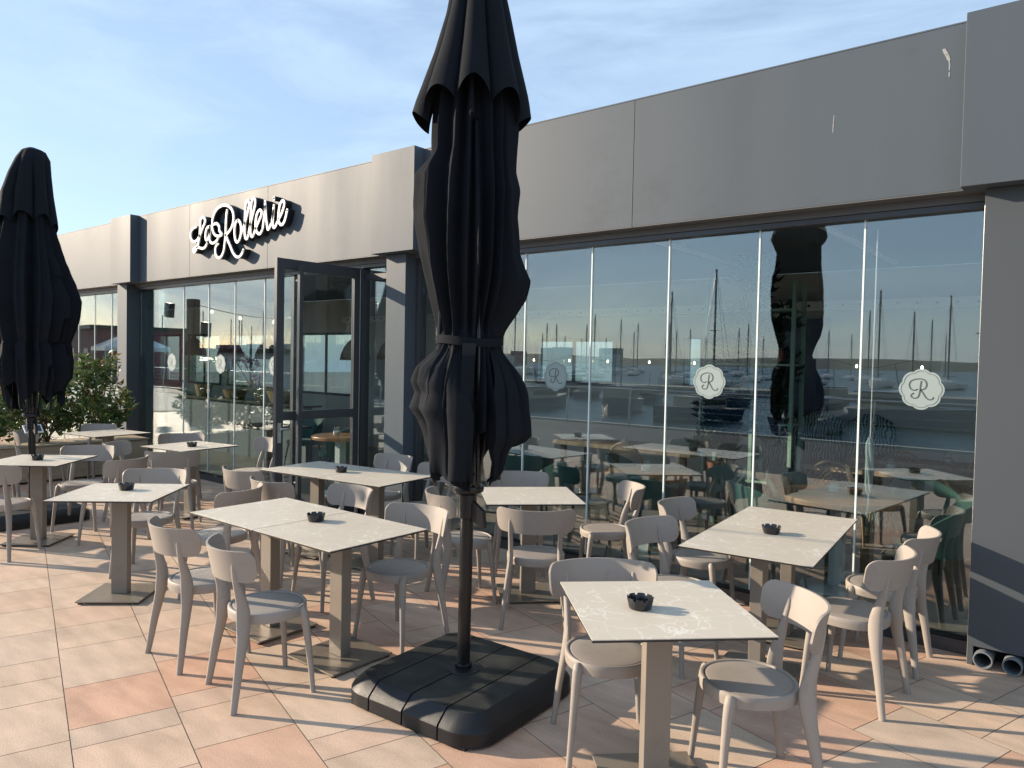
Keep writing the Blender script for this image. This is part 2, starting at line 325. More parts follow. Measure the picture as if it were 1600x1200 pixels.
# fascia in panels, joints open 4 mm
jx=[-24.0,-20.3,-16.6,-12.0,-9.95,-8.05,-5.5,-2.985,-.30,2.0,4.4,6.8]
for a,b in zip(jx[:-1],jx[1:]):
    g=MB(); g.box(a+.002,b-.002,5.11,5.16,2.82,3.80,'paint'); g.box(a+.002,b-.002,5.112,5.24,2.812,2.82,'soffit'); part(g,'fascia_panel',.0015)
g=MB(); g.box(-24,6.8,5.165,5.40,2.83,3.79,'gap'); g.box(-24,6.8,5.112,5.46,3.803,3.812,'paint'); part(g,'parapet_core')
g=MB(); g.box(-24,6.8,5.40,9.9,3.0,3.25,'soffit'); part(g,'roof')
for (a,b,z1) in ((-12.165,-11.48,3.815),(-5.97,-5.34,3.815),(-.739,-.11,3.805),(5.0,5.65,3.805),(-18.6,-17.95,3.815)):
    g=MB(); g.box(a,b,4.98,5.109,2.81,z1,'paint'); part(g,'fascia_box',.002)
for (a,b) in ((-12.22,-11.89),(-5.872,-5.581),(-.628,-.30),(5.1,5.42),(-18.6,-18.27)):
    g=MB(); z0=0.0
    if a>-1 and a<0:
        g.box(a,b,5.11,5.30,.115,2.809,'pillar'); g.box(a,a+.03,5.112,5.298,0,.115,'pillar'); g.box(b-.03,b,5.112,5.298,0,.115,'pillar'); g.box(a+.03,b-.03,5.27,5.295,0,.115,'gap')
        g.box(a-.004,a-.001,5.13,5.16,.0,2.72,'alu')
    else: g.box(a,b,5.11,5.30,0,2.809,'paint')
    g.box(a+.01,b-.01,5.30,5.42,0,2.81,'paint_dark'); part(g,'pillar',.002)
for X in (-.545,-.40):
    g=MB(); Mx=Matrix.Translation((X,5.075,.052))@Matrix.Rotation(R(-90),4,'X')
    g.lathe([(.043,0),(.050,0),(.050,.2),(.043,.2),(.043,0)],'pipe',28,Mx); part(g,'drain_pipe')
g=MB()
for pts,w in (([(-.872,3.675),(-.862,3.65),(-.850,3.625),(-.842,3.60)],.011),([(-.841,3.60),(-.838,3.57),(-.838,3.54)],.004),([(-.838,3.53),(-.838,3.50)],.005),([(-1.491,3.398),(-1.494,3.34),(-1.496,3.287)],.0028)):
    vs=[]
    for i,(a,b) in enumerate(pts): ww=w*(.5+.5*math.sin(PI*(i+.6)/len(pts))); vs+=[(a-ww,5.1085,b),(a+ww,5.1085,b)]
    g.add(vs,[(2*i,2*i+1,2*i+3,2*i+2) for i in range(len(pts)-1)],'stain')
part(g,'bird_dropping')
# head rail and sill
SEG=[(-24,-18.6),(-18.27,-12.22),(-11.89,-5.872),(-5.581,-.628),(-.30,5.1)]
for a,b in SEG:
    g=MB(); g.box(a,b,5.235,5.40,2.765,2.812,'soffit'); g.box(a,b,5.25,5.39,2.727,2.762,'paint_dark'); g.box(a,b,5.245,5.25,2.762,2.765,'gap'); part(g,'head_rail')
    g=MB(); g.box(a,b,5.255,5.37,.0,.085,'paint_dark'); g.box(a,b,5.262,5.30,.087,.10,'gap'); part(g,'sill_rail')
# glass panels
def R_strokes():
    return [[(-0.023,-0.001),(-0.041,-0.008),(-0.061,0.003),(-0.069,0.026),(-0.06,0.051),(-0.031,0.064),(-0.002,0.066),(0.02,0.056),(0.03,0.032),(0.022,0.007),(0.0,-0.004)],[(-0.001,0.05),(-0.005,0.018),(-0.008,-0.019),(-0.016,-0.048),(-0.034,-0.059),(-0.053,-0.051),(-0.056,-0.038),(-0.043,-0.027)],[(-0.003,-0.004),(0.013,-0.027),(0.027,-0.05),(0.045,-0.064),(0.063,-0.061),(0.07,-0.05)]]
def smooth_path(pts,sub=6):
    P=[Vector(p) for p in pts]; out=[]
    closed=(P[0]-P[-1]).length<1e-6
    for i in range(len(P)-1):
        p0=P[i-1] if i>0 else (P[-2] if closed else P[0]); p1,p2=P[i],P[i+1]; p3=P[i+2] if i+2<len(P) else (P[1] if closed else P[-1])
        for k in range(sub):
            s=k/sub; out.append(.5*((2*p1)+(p2-p0)*s+(2*p0-5*p1+4*p2-p3)*s*s+(-p0+3*p1-3*p2+p3)*s**3))
    out.append(P[-1]); return out
def ribbon(g,pts,wx,wz,y0,y1,m,ms=None,face=None):
    # pen stroke in the XZ plane between y0 (front) and y1 (back)
    P=smooth_path(pts); n=len(P); vs=[];fs=[]
    for i,p in enumerate(P):
        t=(P[min(i+1,n-1)]-P[max(i-1,0)]); t=t.normalized() if t.length>1e-9 else Vector((1,0))
        nn=Vector((-t.y,t.x)); o=Vector((nn.x*wx,nn.y*wz))
        for y in (y0,y1):
            vs.append((p.x+o.x,y,p.y+o.y)); vs.append((p.x-o.x,y,p.y-o.y))
    fr=[];sd=[]
    for i in range(n-1):
        a=i*4;b=a+4
        fr.append((a,a+1,b+1,b)); sd.append((a+2,b+2,b+3,a+3)); sd.append((a,b,b+2,a+2)); sd.append((a+1,a+3,b+3,b+1))
    sd.append((0,2,3,1)); e=(n-1)*4; sd.append((e,e+1,e+3,e+2))
    g.add(vs,fr,m); g.add(vs,sd,ms or m)
    for q,c in ((P[0],0),(P[-1],0)):
        k=14; vv=[]
        for y in (y0,y1):
            for j in range(k): vv.append((q.x+wx*math.cos(2*PI*j/k),y,q.y+wz*math.sin(2*PI*j/k)))
        g.add(vv,[tuple(range(k))],m); g.add(vv,[(j,(j+1)%k,k+(j+1)%k,k+j) for j in range(k)]+[tuple(range(2*k-1,k-1,-1))],ms or m)
def sticker(parent,cx,cz):
    g=MB(); n=160; pts=[]
    def rad(q,s): return s*(.118+.0125*abs(math.cos(4*q+PI*.0))**.7)
    for s,y,mm in ((1.0,5.3035,'vinyl'),):
        vv=[(cx+1.0*rad(2*PI*j/n,s)*math.cos(2*PI*j/n),y,cz+rad(2*PI*j/n,s)*math.sin(2*PI*j/n)) for j in range(n)]
        vb=[(a,5.3048,c) for a,b,c in vv]
        g.add(vv+vb,[tuple(range(n))]+[(j,(j+1)%n,n+(j+1)%n,n+j) for j in range(n)],mm)
    vv=[];ff=[]
    for j in range(n):
        q=2*PI*j/n
        for s in (.905,.885): vv.append((cx+rad(q,s)*math.cos(q),5.3024,cz+rad(q,s)*math.sin(q)))
    for j in range(n): k=(j+1)%n; ff.append((2*j,2*j+1,2*k+1,2*k))
    g.add(vv,ff,'vinylink')
    for st in R_strokes(): ribbon(g,[(cx+a*1.0,cz+b*1.0) for a,b in st],.0042,.0034,5.3022,5.303,'vinylink')
    o=g.build('logo_sticker',parent); return o
def glass_panel(a,b,st=False,label=None):
    g=MB(); g.box(a+.004,b-.004,5.306,5.314,.105,2.725,'glass'); o=part(g,'glass_panel')
    e=MB(); e.box(b-.0055,b+.0055,5.300,5.320,.10,2.726,'edge'); ed=e.build('panel_edge',o)
    if st: sticker(o,st if isinstance(st,float) else (a+b)/2,1.62)
    if label: o['label']=label
    return o
xr=[-5.53,-4.908,-4.188,-3.474,-2.753,-2.033,-1.325,-.632]
stk={1:-4.53,2:-3.829,4:-2.393,6:-.958}
stk={2:-3.829,4:-2.393,6:-.958}
for i in range(7):
    lab={2:'glass panel with scalloped R logo beside the parasol',4:'glass panel with scalloped R logo in the middle of the right window',6:'glass panel with scalloped R logo beside the right pillar'}.get(i)
    glass_panel(xr[i],xr[i+1],stk.get(i,False),lab)
xl=[-11.181,-10.486,-9.782,-9.103,-8.405,-7.70]
stl={0:-10.835,2:-9.464,4:-8.167}
for i in range(5): glass_panel(xl[i],xl[i+1],stl.get(i,False))
g=MB(); 
for k in range(4): g.box(-11.87,-11.20,5.318+.035*k,5.326+.035*k,.105,2.725,'glass')
part(g,'stacked_glass_panels')
for a in [-18.27+.672*k for k in range(9)]: glass_panel(a,a+.672)
for a in [-24+.675*k for k in range(8)]: glass_panel(a,a+.675)
for a in [-.30+.675*k for k in range(8)]: glass_panel(a,a+.675)
# fixed frames by the door
g=MB(); g.box(-5.64,-5.582,5.302,5.36,0,2.72,'paint_dark'); g.box(-5.579,-5.53,5.255,5.36,.086,2.726,'paint_dark'); part(g,'window_jamb',.002)
g=MB(); g.box(-6.50,-6.42,5.255,5.36,.0,2.726,'paint_dark'); g.box(-7.76,-7.70,5.255,5.36,.0,2.726,'paint_dark'); part(g,'door_frame',.002)
g=MB(); g.box(-6.42,-5.882,5.306,5.314,.1,2.72,'glass'); g.box(-5.93,-5.885,5.255,5.305,.086,2.726,'paint_dark'); g.box(-6.42,-5.93,5.29,5.33,2.60,2.66,'paint_dark'); part(g,'side_light')
# open door leaf, hinged at the right jamb, square to the facade
D=MB(); x0,x1=-6.492,-6.442; yn,yf=4.20,5.245
zt=2.72
D.box(x0,x1,yn,yn+.085,.02,zt,'paint_dark'); D.box(x0,x1,yf-.085,yf,.02,zt,'paint_dark')
D.box(x0,x1,yn+.085,yf-.085,zt-.11,zt,'paint_dark'); D.box(x0,x1,yn+.085,yf-.085,.02,.16,'paint_dark'); D.box(x0,x1,yn+.085,yf-.085,1.10,1.19,'paint_dark'); D.box(x1+.001,x1+.006,yf-.012,yf-.004,.03,zt-.01,'alu')  # last box: bright strip standing in for the sunlit edge by the hinge
dl=part(D,'door_leaf',.003,label='open grey framed glass door leaf standing out over the terrace')
g=MB(); g.box(x0+.018,x0+.026,yn+.085,yf-.085,.16,1.10,'doorglass'); g.box(x0+.018,x0+.026,yn+.085,yf-.085,1.19,zt-.11,'doorglass'); g.build('door_glass',dl)
g=MB(); g.box(-6.39,-6.35,yn+.20,yn+.245,.3,2.66,'paint_dark'); 
for z in (.45,2.5): g.box(-6.442,-6.39,yn+.212,yn+.232,z,z+.02,'paint_dark')
g.build('pull_bar',dl,.002)
g=MB(); g.tube([(-6.425,yn+.04,1.02),(-6.40,yn+.04,1.02),(-6.40,yn+.14,1.02)],.008,'alu'); g.box(-6.442,-6.437,yn+.02,yn+.06,.88,1.08,'alu'); g.build('door_handle',dl)
# second leaf folded flat beyond the doorway
D=MB(); D.box(-7.70,-7.65,4.60,5.245,.02,zt,'paint_dark')
# interior shell
g=MB(); g.sheet(-24,6.8,5.4,9.9,.002,mat('interior_floor',(.27,.235,.20),.45,0,.05,50,.2,2,stretch=(1,7,1))); part(g,'interior_floor')
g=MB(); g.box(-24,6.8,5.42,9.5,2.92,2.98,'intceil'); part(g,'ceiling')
wins=[(-20.5,-18.9,1.0,2.25),(-18.5,-16.9,1.0,2.25),(-16.6,-14.6,1.0,2.25),(-13.8,-11.7,.96,2.25),(-7.27,-5.76,1.40,2.11),(-4.66,-4.40,1.45,2.11),(-3.10,-2.88,1.0,2.11)]
g=MB(); xs=[-24]+[q for a in wins for q in a[:2]]+[6.8]
for i in range(0,len(xs),2): g.box(xs[i],xs[i+1],9.5,9.7,0,2.919,'intwall')
for a,b,z0,z1 in wins: g.box(a,b,9.501,9.699,0,z0,'intwall'); g.box(a,b,9.501,9.699,z1,2.919,'intwall')
part(g,'back_wall')
for a,b,z0,z1 in wins:
    g=MB(); w=.05 if b-a>.5 else .015
    g.box(a,a+w,9.47,9.52,z0,z1,'paint_dark'); g.box(b-w,b,9.47,9.52,z0,z1,'paint_dark'); g.box(a+w,b-w,9.47,9.52,z1-w,z1,'paint_dark'); g.box(a+w,b-w,9.47,9.52,z0,z0+w,'paint_dark')
    if b-a>1.2: g.box((a+b)/2-.02,(a+b)/2+.02,9.475,9.515,z0+w,z1-w,'paint_dark')
    part(g,'back_window'); g=MB(); g.box(a+w,b-w,9.53,9.54,z0,z1,'backglass'); part(g,'back_pane')
g=MB(); g.box(-24,-23.9,5.4,9.7,0,2.92,'intwall'); g.box(6.7,6.8,5.4,9.7,0,2.92,'intwall'); part(g,'side_wall')
g=MB(); g.box(-3.30,-2.72,9.38,9.49,0,2.34,'hullblue'); part(g,'interior_door')
g=MB(); g.box(-12,6.7,9.30,9.46,2.43,2.545,'duct')
for k in range(95):
    X=-11.8+.197*k; Mx=Matrix.Translation((X,9.299,2.49))@Matrix.Rotation(R(90),4,'X'); g.lathe([(0,.004),(.016,.004),(.018,0)],'black',10,Mx)
part(g,'air_duct')
for X in (-1.9,-3.4,-7.0):
    g=MB(); g.box(X-.025,X+.025,5.8,8.9,2.885,2.915,'duct'); part(g,'ceiling_batten')
g=MB(); g.box(-21,-9.9,7.0,7.12,0,.93,'counter'); g.box(-21,-9.9,6.94,7.30,.932,.965,'dleg'); part(g,'bar_counter')

# ------------------------------------------------------------------ sign
SG=[('L',[[(-1.394,0.145),(-1.471,0.133),(-1.528,0.088),(-1.529,0.013),(-1.469,-0.039),(-1.379,-0.038),(-1.296,0.019),(-1.218,0.117),(-1.161,0.185),(-1.168,0.236),(-1.220,0.256),(-1.272,0.225),(-1.285,0.134),(-1.296,0.029),(-1.320,-0.064),(-1.361,-0.135),(-1.413,-0.182),(-1.454,-0.176),(-1.450,-0.141),(-1.382,-0.123),(-1.287,-0.139),(-1.214,-0.155),(-1.148,-0.139),(-1.108,-0.099)]]),
('a',[[(-1.038,0.118),(-1.095,0.110),(-1.135,0.062),(-1.144,-0.011),(-1.123,-0.051),(-1.082,-0.040),(-1.042,0.017),(-1.026,0.109)],[(-1.026,0.118),(-1.036,0.016),(-1.035,-0.057),(-0.990,-0.100),(-0.920,-0.103),(-0.855,-0.077),(-0.822,-0.042)]]),
('R',[[(-0.934,0.135),(-0.864,0.140),(-0.808,0.098),(-0.794,0.040),(-0.738,-0.013),(-0.812,-0.027),(-0.902,-0.004),(-0.956,0.050),(-0.978,0.130),(-0.959,0.226),(-0.877,0.315),(-0.740,0.354),(-0.605,0.338),(-0.505,0.281),(-0.461,0.194),(-0.476,0.095),(-0.543,0.021),(-0.641,-0.030)],[(-0.617,0.279),(-0.637,0.172),(-0.643,0.071),(-0.647,-0.029),(-0.665,-0.129),(-0.692,-0.229),(-0.749,-0.294),(-0.814,-0.305),(-0.878,-0.266),(-0.897,-0.193),(-0.874,-0.148),(-0.830,-0.128)],[(-0.641,-0.030),(-0.579,-0.116),(-0.520,-0.192),(-0.463,-0.267),(-0.391,-0.320),(-0.317,-0.327),(-0.259,-0.294),(-0.230,-0.250)]]),
('o',[[(-0.367,0.129),(-0.420,0.085),(-0.435,-0.004),(-0.419,-0.095),(-0.377,-0.142),(-0.326,-0.120),(-0.288,-0.052),(-0.286,0.047),(-0.320,0.109),(-0.367,0.129)]]),
('l',[[(-0.288,-0.052),(-0.227,0.031),(-0.157,0.161),(-0.113,0.269),(-0.114,0.323),(-0.150,0.346),(-0.185,0.302),(-0.197,0.175),(-0.202,0.029),(-0.197,-0.070),(-0.171,-0.117),(-0.138,-0.110),(-0.114,-0.058)]]),
('l',[[(-0.114,-0.058),(-0.072,0.055),(-0.019,0.176),(0.022,0.273),(0.021,0.338),(-0.015,0.359),(-0.056,0.306),(-0.068,0.162),(-0.075,0.016),(-0.064,-0.073),(-0.033,-0.104),(0.001,-0.078)]]),
('e',[[(0.001,-0.078),(0.044,-0.010),(0.112,0.075),(0.163,0.142),(0.162,0.185),(0.120,0.201),(0.069,0.166),(0.039,0.073),(0.044,-0.015),(0.085,-0.069),(0.137,-0.083),(0.190,-0.033)]]),
('r',[[(0.190,-0.033),(0.215,0.083),(0.238,0.176),(0.243,0.235)],[(0.237,0.290),(0.252,0.155),(0.281,0.020),(0.302,-0.047),(0.341,-0.024),(0.381,0.028)]]),
('i',[[(0.381,0.028),(0.404,0.101),(0.417,0.165)],[(0.421,0.222),(0.407,0.101),(0.402,0.003),(0.428,-0.038),(0.465,-0.018),(0.510,0.039)],[(0.421,0.318),(0.422,0.292)]]),
('e',[[(0.510,0.039),(0.569,0.098),(0.618,0.171),(0.633,0.230),(0.600,0.257),(0.552,0.225),(0.524,0.145),(0.518,0.052),(0.553,-0.009),(0.607,-0.015),(0.653,0.038),(0.692,0.140)]])]
sg=thing('shop_sign','white script lettering with deep black sides on the grey fascia left of the open door','sign',(-8.2,5.02,3.3))
for i,(ch,ss) in enumerate(SG):
    g=MB()
    for s in ss: ribbon(g,s,.0168,.0165,-.012+.0007*i,.004,'white')
    o=g.build('letter_face',sg)
    g=MB()
    for s in ss: ribbon(g,s,.0162,.0158,.004+.0003*i,.085,'black')
    g.build('letter_body',o)

# ------------------------------------------------------------------ terrace chair
def make_chair(label,group):
    T=thing('chair',label,'chair',(0,0,0),0,group)
    g=MB(); g.lathe([(0,.4525),(.120,.4525),(.165,.4515),(.1725,.4495),(.1745,.4470),(.1775,.4470),(.1800,.4530),(.186,.4545),(.1915,.4535),(.1945,.450),(.1955,.43),(.1935,.403),(.190,.4005),(.186,.403),(.183,.43),(0,.43)],'chair',48,Matrix.Translation((0,.012,0)),sq=2.2); g.build('seat',T)
    g=MB(); nu,nv=40,9; Rr=.295; am=math.asin(.247/Rr); Lh=Rr*am; H=.080; rc=.055
    grid=[]
    for i in range(nu+1):
        s=-Lh+2*Lh*i/nu
        # denser sampling near the rounded ends
        s=Lh*math.sin(PI/2*(-1+2*i/nu)); d=Lh-abs(s)
        h=H if d>=rc else H-rc+math.sqrt(max(0,rc*rc-(rc-d)**2))
        h=max(h,.006); a=s/Rr; zc=.718-.006*(1-(s/Lh)**2)
        row=[]
        for j in range(nv+1):
            v=-1+2*j/nv; z=zc+h*v; k=(z-.64)/.16; rr=Rr*(1+.055*k); yo=-.020*k
            row.append(Vector((rr*math.sin(a),-.255+Rr-rr*math.cos(a)+yo+ (rr-Rr)*.2,z)))
        grid.append(row)
    vs=[];fs=[]
    for side in (0,1):
        for i in range(nu+1):
            for j in range(nv+1):
                p=grid[i][j]; a=math.atan2(p.x,-(p.y+.255-Rr)); nrm=Vector((math.sin(a),-math.cos(a),0)); vs.append(p+nrm*(.0055 if side else -.0055))
    def id(s,i,j): return s*(nu+1)*(nv+1)+i*(nv+1)+j
    for i in range(nu):
        for j in range(nv):
            fs.append((id(0,i,j),id(0,i+1,j),id(0,i+1,j+1),id(0,i,j+1))); fs.append((id(1,i,j),id(1,i,j+1),id(1,i+1,j+1),id(1,i+1,j)))
        for j in (0,nv): fs.append((id(0,i,j),id(0,i+1,j),id(1,i+1,j),id(1,i,j)))
    for j in range(nv):
        for i in (0,nu): fs.append((id(0,i,j),id(0,i,j+1),id(1,i,j+1),id(1,i,j)))
    g.add(vs,fs,'chair',True); g.build('backrest',T,.0035,2)
    for s in (-1,1):
        g=MB()
        P=[(.212,-.228,0),(.205,-.218,.06),(.192,-.198,.2),(.176,-.176,.33),(.167,-.168,.40),(.163,-.166,.44),(.161,-.168,.48),(.161,-.176,.53),(.162,-.192,.59),(.163,-.206,.64),(.163,-.218,.70),(.163,-.224,.738)]
        Q=[(.0140,.0165),(.0143,.0180),(.0155,.0225),(.0175,.0290),(.0185,.0345),(.0185,.0360),(.0175,.0340),(.0165,.0280),(.0160,.0220),(.0160,.0165),(.0150,.0120),(.0080,.0055)]
        sm=[];rm=[]
        for i in range(len(P)-1):
            for k in range(3):
                q=k/3; i0=max(i-1,0); i3=min(i+2,len(P)-1)
                p0,p1,p2,p3=[Vector(P[z]) for z in (i0,i,i+1,i3)]
                sm.append(.5*((2*p1)+(p2-p0)*q+(2*p0-5*p1+4*p2-p3)*q*q+(-p0+3*p1-3*p2+p3)*q**3)); rm.append((Q[i][0]*(1-q)+Q[i+1][0]*q,Q[i][1]*(1-q)+Q[i+1][1]*q))
        sm.append(Vector(P[-1])); rm.append(Q[-1])
        sm=[Vector((p.x*s,p.y,p.z)) for p in sm]
        g.tube(sm,rm,'chair',14,flat=(1,0,0)); g.box(s*.212-.008,s*.212+.008,-.236,-.220,-.001,.003,'rubber'); g.build('leg',T)
        g=MB(); P=[(.196,.186,0),(.188,.178,.1),(.176,.166,.25),(.166,.154,.36),(.160,.146,.41),(.156,.140,.435),(.153,.136,.446)]
        g.tube([(a*s,b,c) for a,b,c in P],[.0130,.0140,.0170,.0205,.0225,.0220,.0140],'chair',16); g.box(s*.196-.006,s*.196+.006,.180,.192,-.001,.003,'rubber'); g.build('leg',T)
    return T
CH=[ # x, y, facing angle (deg), label
(-4.10,2.20,87,'left of two chairs with sunlit backs at the near side of the foreground double table'),
(-3.42,2.18,77,'foremost left chair, whole from back to feet, its shadow reaching the parasol base'),
(-1.13,3.00,222,'chair with fully sunlit inner back at the right corner of the front table'),
(-1.74,2.86,313,'chair between parasol base and front table, wide shaded back behind the tabletop'),
(-1.98,3.98,355,'chair behind the front table, its round seat just past the tabletop edge'),
(-2.16,4.72,4,'taupe chair tucked under the left side of the double table by the right window'),
(-1.05,4.22,176,'nearer chair at the right side of the window double table, outer back shaded'),
(-1.04,4.86,181,'taupe chair on the right closest to the glass and the dark pillar'),
(-3.00,3.97,126,'taupe chair just right of the parasol pole with its curved back towards the camera'),
(-3.66,3.97,58,'taupe chair directly left of the parasol pole seen from the side'),
(-3.05,4.95,222,'taupe chair with narrow shaded back standing before the glass right of the parasol'),
(-3.81,4.80,312,'taupe chair behind the table right of the parasol, only its bluish shaded back showing'),
(-3.42,3.12,276,'taupe chair with large round shaded seat at the right end of the long double table'),
(-4.33,3.28,266,'taupe chair on the far side of the long double table, its back above the ashtray'),
(-5.02,2.82,205,'taupe chair beside the left end of the long double table facing left'),
(-5.95,2.72,312,'taupe chair behind the single table at left, seat pushed half under the tabletop'),
(-7.10,2.93,205,'taupe chair at the left with small rounded outer back between two single tables'),
(-7.34,2.14,128,'taupe chair at the left picture edge, broad shaded back towards the camera'),
(-7.92,2.98,318,'taupe chair behind the leftmost table with a pale sunlit seat'),
(-10.30,3.98,300,'taupe chair behind the table next to the planted hedge'),
(-9.95,3.30,50,'taupe chair before the hedge table with a lit left rim'),
(-9.10,2.60,80,'taupe chair in deep shade by the far parasol pole'),
(-8.05,3.55,45,'taupe chair seen from behind at the near left of the table with the far ashtray'),
(-8.45,4.25,330,'taupe chair in shade between the hedge table and the far ashtray table'),
(-7.55,4.62,262,'taupe chair with a half sunlit back behind the far ashtray table'),
(-7.31,3.63,140,'taupe chair on the near right of the far ashtray table, outer back in shade'),
(-5.69,3.55,95,'taupe chair at the near left of the double table by the door'),
(-5.05,3.42,92,'chair at the near side of the door table, back overlapped by the foreground tabletop'),
(-5.45,4.72,272,'taupe chair before the door side pillar, inner back half in sun'),
(-4.72,4.55,262,'taupe chair by the mid pillar partly hidden behind the parasol canvas'),
(-8.35,2.05,40,'taupe chair at the left picture border with only its seat edge showing'),
]
proto=make_chair(CH[0][3],'taupe chairs on the terrace')
for i,(X,Y,A,lab) in enumerate(CH):
    rz=R(A-90)
    if i==0: proto.location=(X,Y,0); proto.rotation_euler=(0,0,rz)
    else: copy_tree(proto,(X,Y,0),rz,lab)

# ------------------------------------------------------------------ tables
def make_table(label,group):
    T=thing('cafe_table',label,'table',(0,0,0),0,group)
    g=MB(); g.box(-.349,.349,-.349,.349,.7385,.747,'tedge'); g.box(-.35,.35,-.35,.35,.7472,.7505,'marble'); g.build('tabletop',T)
    g=MB(); g.box(-.055,.055,-.035,.035,.024,.730,'tmetal'); g.box(-.16,.16,-.03,.03,.7302,.7383,'tmetal'); g.box(-.029,.029,-.16,.16,.7304,.738,'tmetal'); g.build('column',T,.003)
    g=MB(); g.box(-.215,.215,-.215,.215,.0135,.0238,'plate'); g.build('base_plate',T,.0025)
    for a in (-.19,.19):
        for b in (-.19,.19):
            g=MB(); g.lathe([(0,0),(.017,0),(.017,.010),(.008,.0133),(0,.0133)],'rubber',12,Matrix.Translation((a,b,0))); g.build('levelling_foot',T)
    return T
def rot(x,y,a): a=R(a); return x*math.cos(a)-y*math.sin(a),x*math.sin(a)+y*math.cos(a)
def pair(cx,cy,a,d=.3545):
    px,py=rot(d,0,a); return [(cx-px,cy-py,a),(cx+px,cy+py,a)]
TB=[(-1.425,2.729,45,'square table nearest the camera with pale veined top and ashtray, bottom right'),
(*pair(-1.56,4.469,96)[0],'nearer half of the double table by the right window, in front of the glass'),
(*pair(-1.56,4.469,96)[1],'farther half of the double table by the right window'),
(*pair(-3.80,2.684,0.5)[0],'left half of the big double table in the middle foreground'),
(*pair(-3.80,2.684,0.5)[1],'right half of the big double table in the middle foreground, next to the parasol base'),
(*pair(-5.14,4.055,7)[0],'left half of the double table by the open door, striped with shadow'),
(*pair(-5.14,4.055,7)[1],'right half of the double table by the open door, before the pillar'),
(-3.354,4.345,46.5,'square table behind the parasol pole near the glass'),
(-5.497,2.332,43,'square table at left with a sunlit base plate and an ashtray'),
(-7.62,2.50,42,'leftmost square table cut by the picture edge'),
(-7.778,4.016,8,'small looking square table with ashtray before the left window'),
(-9.669,3.928,8,'farthest square table beside the hedge, top dappled by leaf shadow and without an ashtray')]
tp=make_table(TB[0][3],'square terrace tables')
for i,(X,Y,A,lab) in enumerate(TB):
    if i==0: tp.location=(X,Y,0); tp.rotation_euler=(0,0,R(A))
    else: copy_tree(tp,(X,Y,0),R(A),lab)
# ashtrays
def ashtray():
    g=MB(); n=96; vs=[];fs=[]
    prof=[(0,0),(.042,0),(.046,.004),(.0545,.047),(.0515,.047),(.043,.010),(0,.009)]
    for k,(r,z) in enumerate(prof):
        for j in range(n):
            zz=z
            if k in (3,4) and (j%12) in (0,1,2): zz=z-.009
            q=2*PI*j/n; vs.append((r*math.cos(q),r*math.sin(q),zz))
    for i in range(len(prof)-1):
        for j in range(n): fs.append((i*n+j,i*n+(j+1)%n,(i+1)*n+(j+1)%n,(i+1)*n+j))
    g.add(vs,fs,'ash',True); return g.build('ashtray')
AT=[(-1.47,2.66,'black notched ashtray on the table nearest the camera'),(-1.56,4.39,'black notched ashtray on the double table by the right window'),
(-3.734,2.72,'black notched ashtray on the big double table in the middle foreground'),(-5.18,4.03,'black notched ashtray on the shadow striped double table by the door'),
(-5.553,2.39,'black notched ashtray on the square table at left with the sunlit base plate'),(-7.62,2.49,'black notched ashtray on the leftmost table'),(-7.69,3.99,'black notched ashtray on the table before the left window')]
a0=ashtray(); tag(a0,None,'ashtray',"black ashtrays on the tables")
for i,(X,Y,lab) in enumerate(AT):
    o=a0 if i==0 else a0.copy()
    if i: C.objects.link(o)
    o.location=(X,Y,.7507); o.rotation_euler=(0,0,i*.37); o['label']=lab

# ------------------------------------------------------------------ parasols
def lerp(tab,z):
    if z<=tab[0][0]: return tab[0][1:]
    for a,b in zip(tab[:-1],tab[1:]):
        if z<=b[0]:
            k=(z-a[0])/(b[0]-a[0]); k=k*k*(3-2*k)*.6+k*.4; return [p*(1-k)+q*k for p,q in zip(a[1:],b[1:])]
    return tab[-1][1:]
HEM=[(-180,1.25),(-165,1.14),(-135,1.15),(-115,1.27),(-92,1.12),(-80,1.36),(-63,1.44),(-50,1.118),(-35,1.27),(-10,1.35),(20,1.22),(45,1.40),(70,1.15),(95,1.33),(120,1.12),(150,1.36),(165,1.2),(180,1.25)]
def hemz(q,hk):
    d=(math.degrees(q)+hk+180)%360-180
    for a,b in zip(HEM[:-1],HEM[1:]):
        if d<=b[0]: return a[1]+(b[1]-a[1])*(d-a[0])/(b[0]-a[0])
    return 1.25
def env(tab,z,q):
    if z<=tab[0][0]: a,b=tab[0][1:]
    elif z>=tab[-1][0]: a,b=tab[-1][1:]
    else:
        for s,t in zip(tab[:-1],tab[1:]):
            if z<=t[0]: k=(z-s[0])/(t[0]-s[0]); a=s[1]+(t[1]-s[1])*k; b=s[2]+(t[2]-s[2])*k; break
    c=math.cos(q); s=(1+math.copysign(abs(c)**.8,c))/2; r=a*s+b*(1-s)
    if tab is TAB1:
        ss=lambda t: (lambda k: k*k*(3-2*k))(max(0,min(1,t)))
        rs=.166+.095*ss((1.835-z)/.40) if z<1.835 else .166+.105*ss((z-1.835)/.5)-.05*ss((z-2.4)/.6)
        if 1.15<z<2.95: w=abs(c)**1.5; r=r*w+rs*(1-w)
    return r
RIDGE=[-180,-160,-141,-118,-102,-84,-66,-52,-33,-17,0,28,55,80,105,130,155]
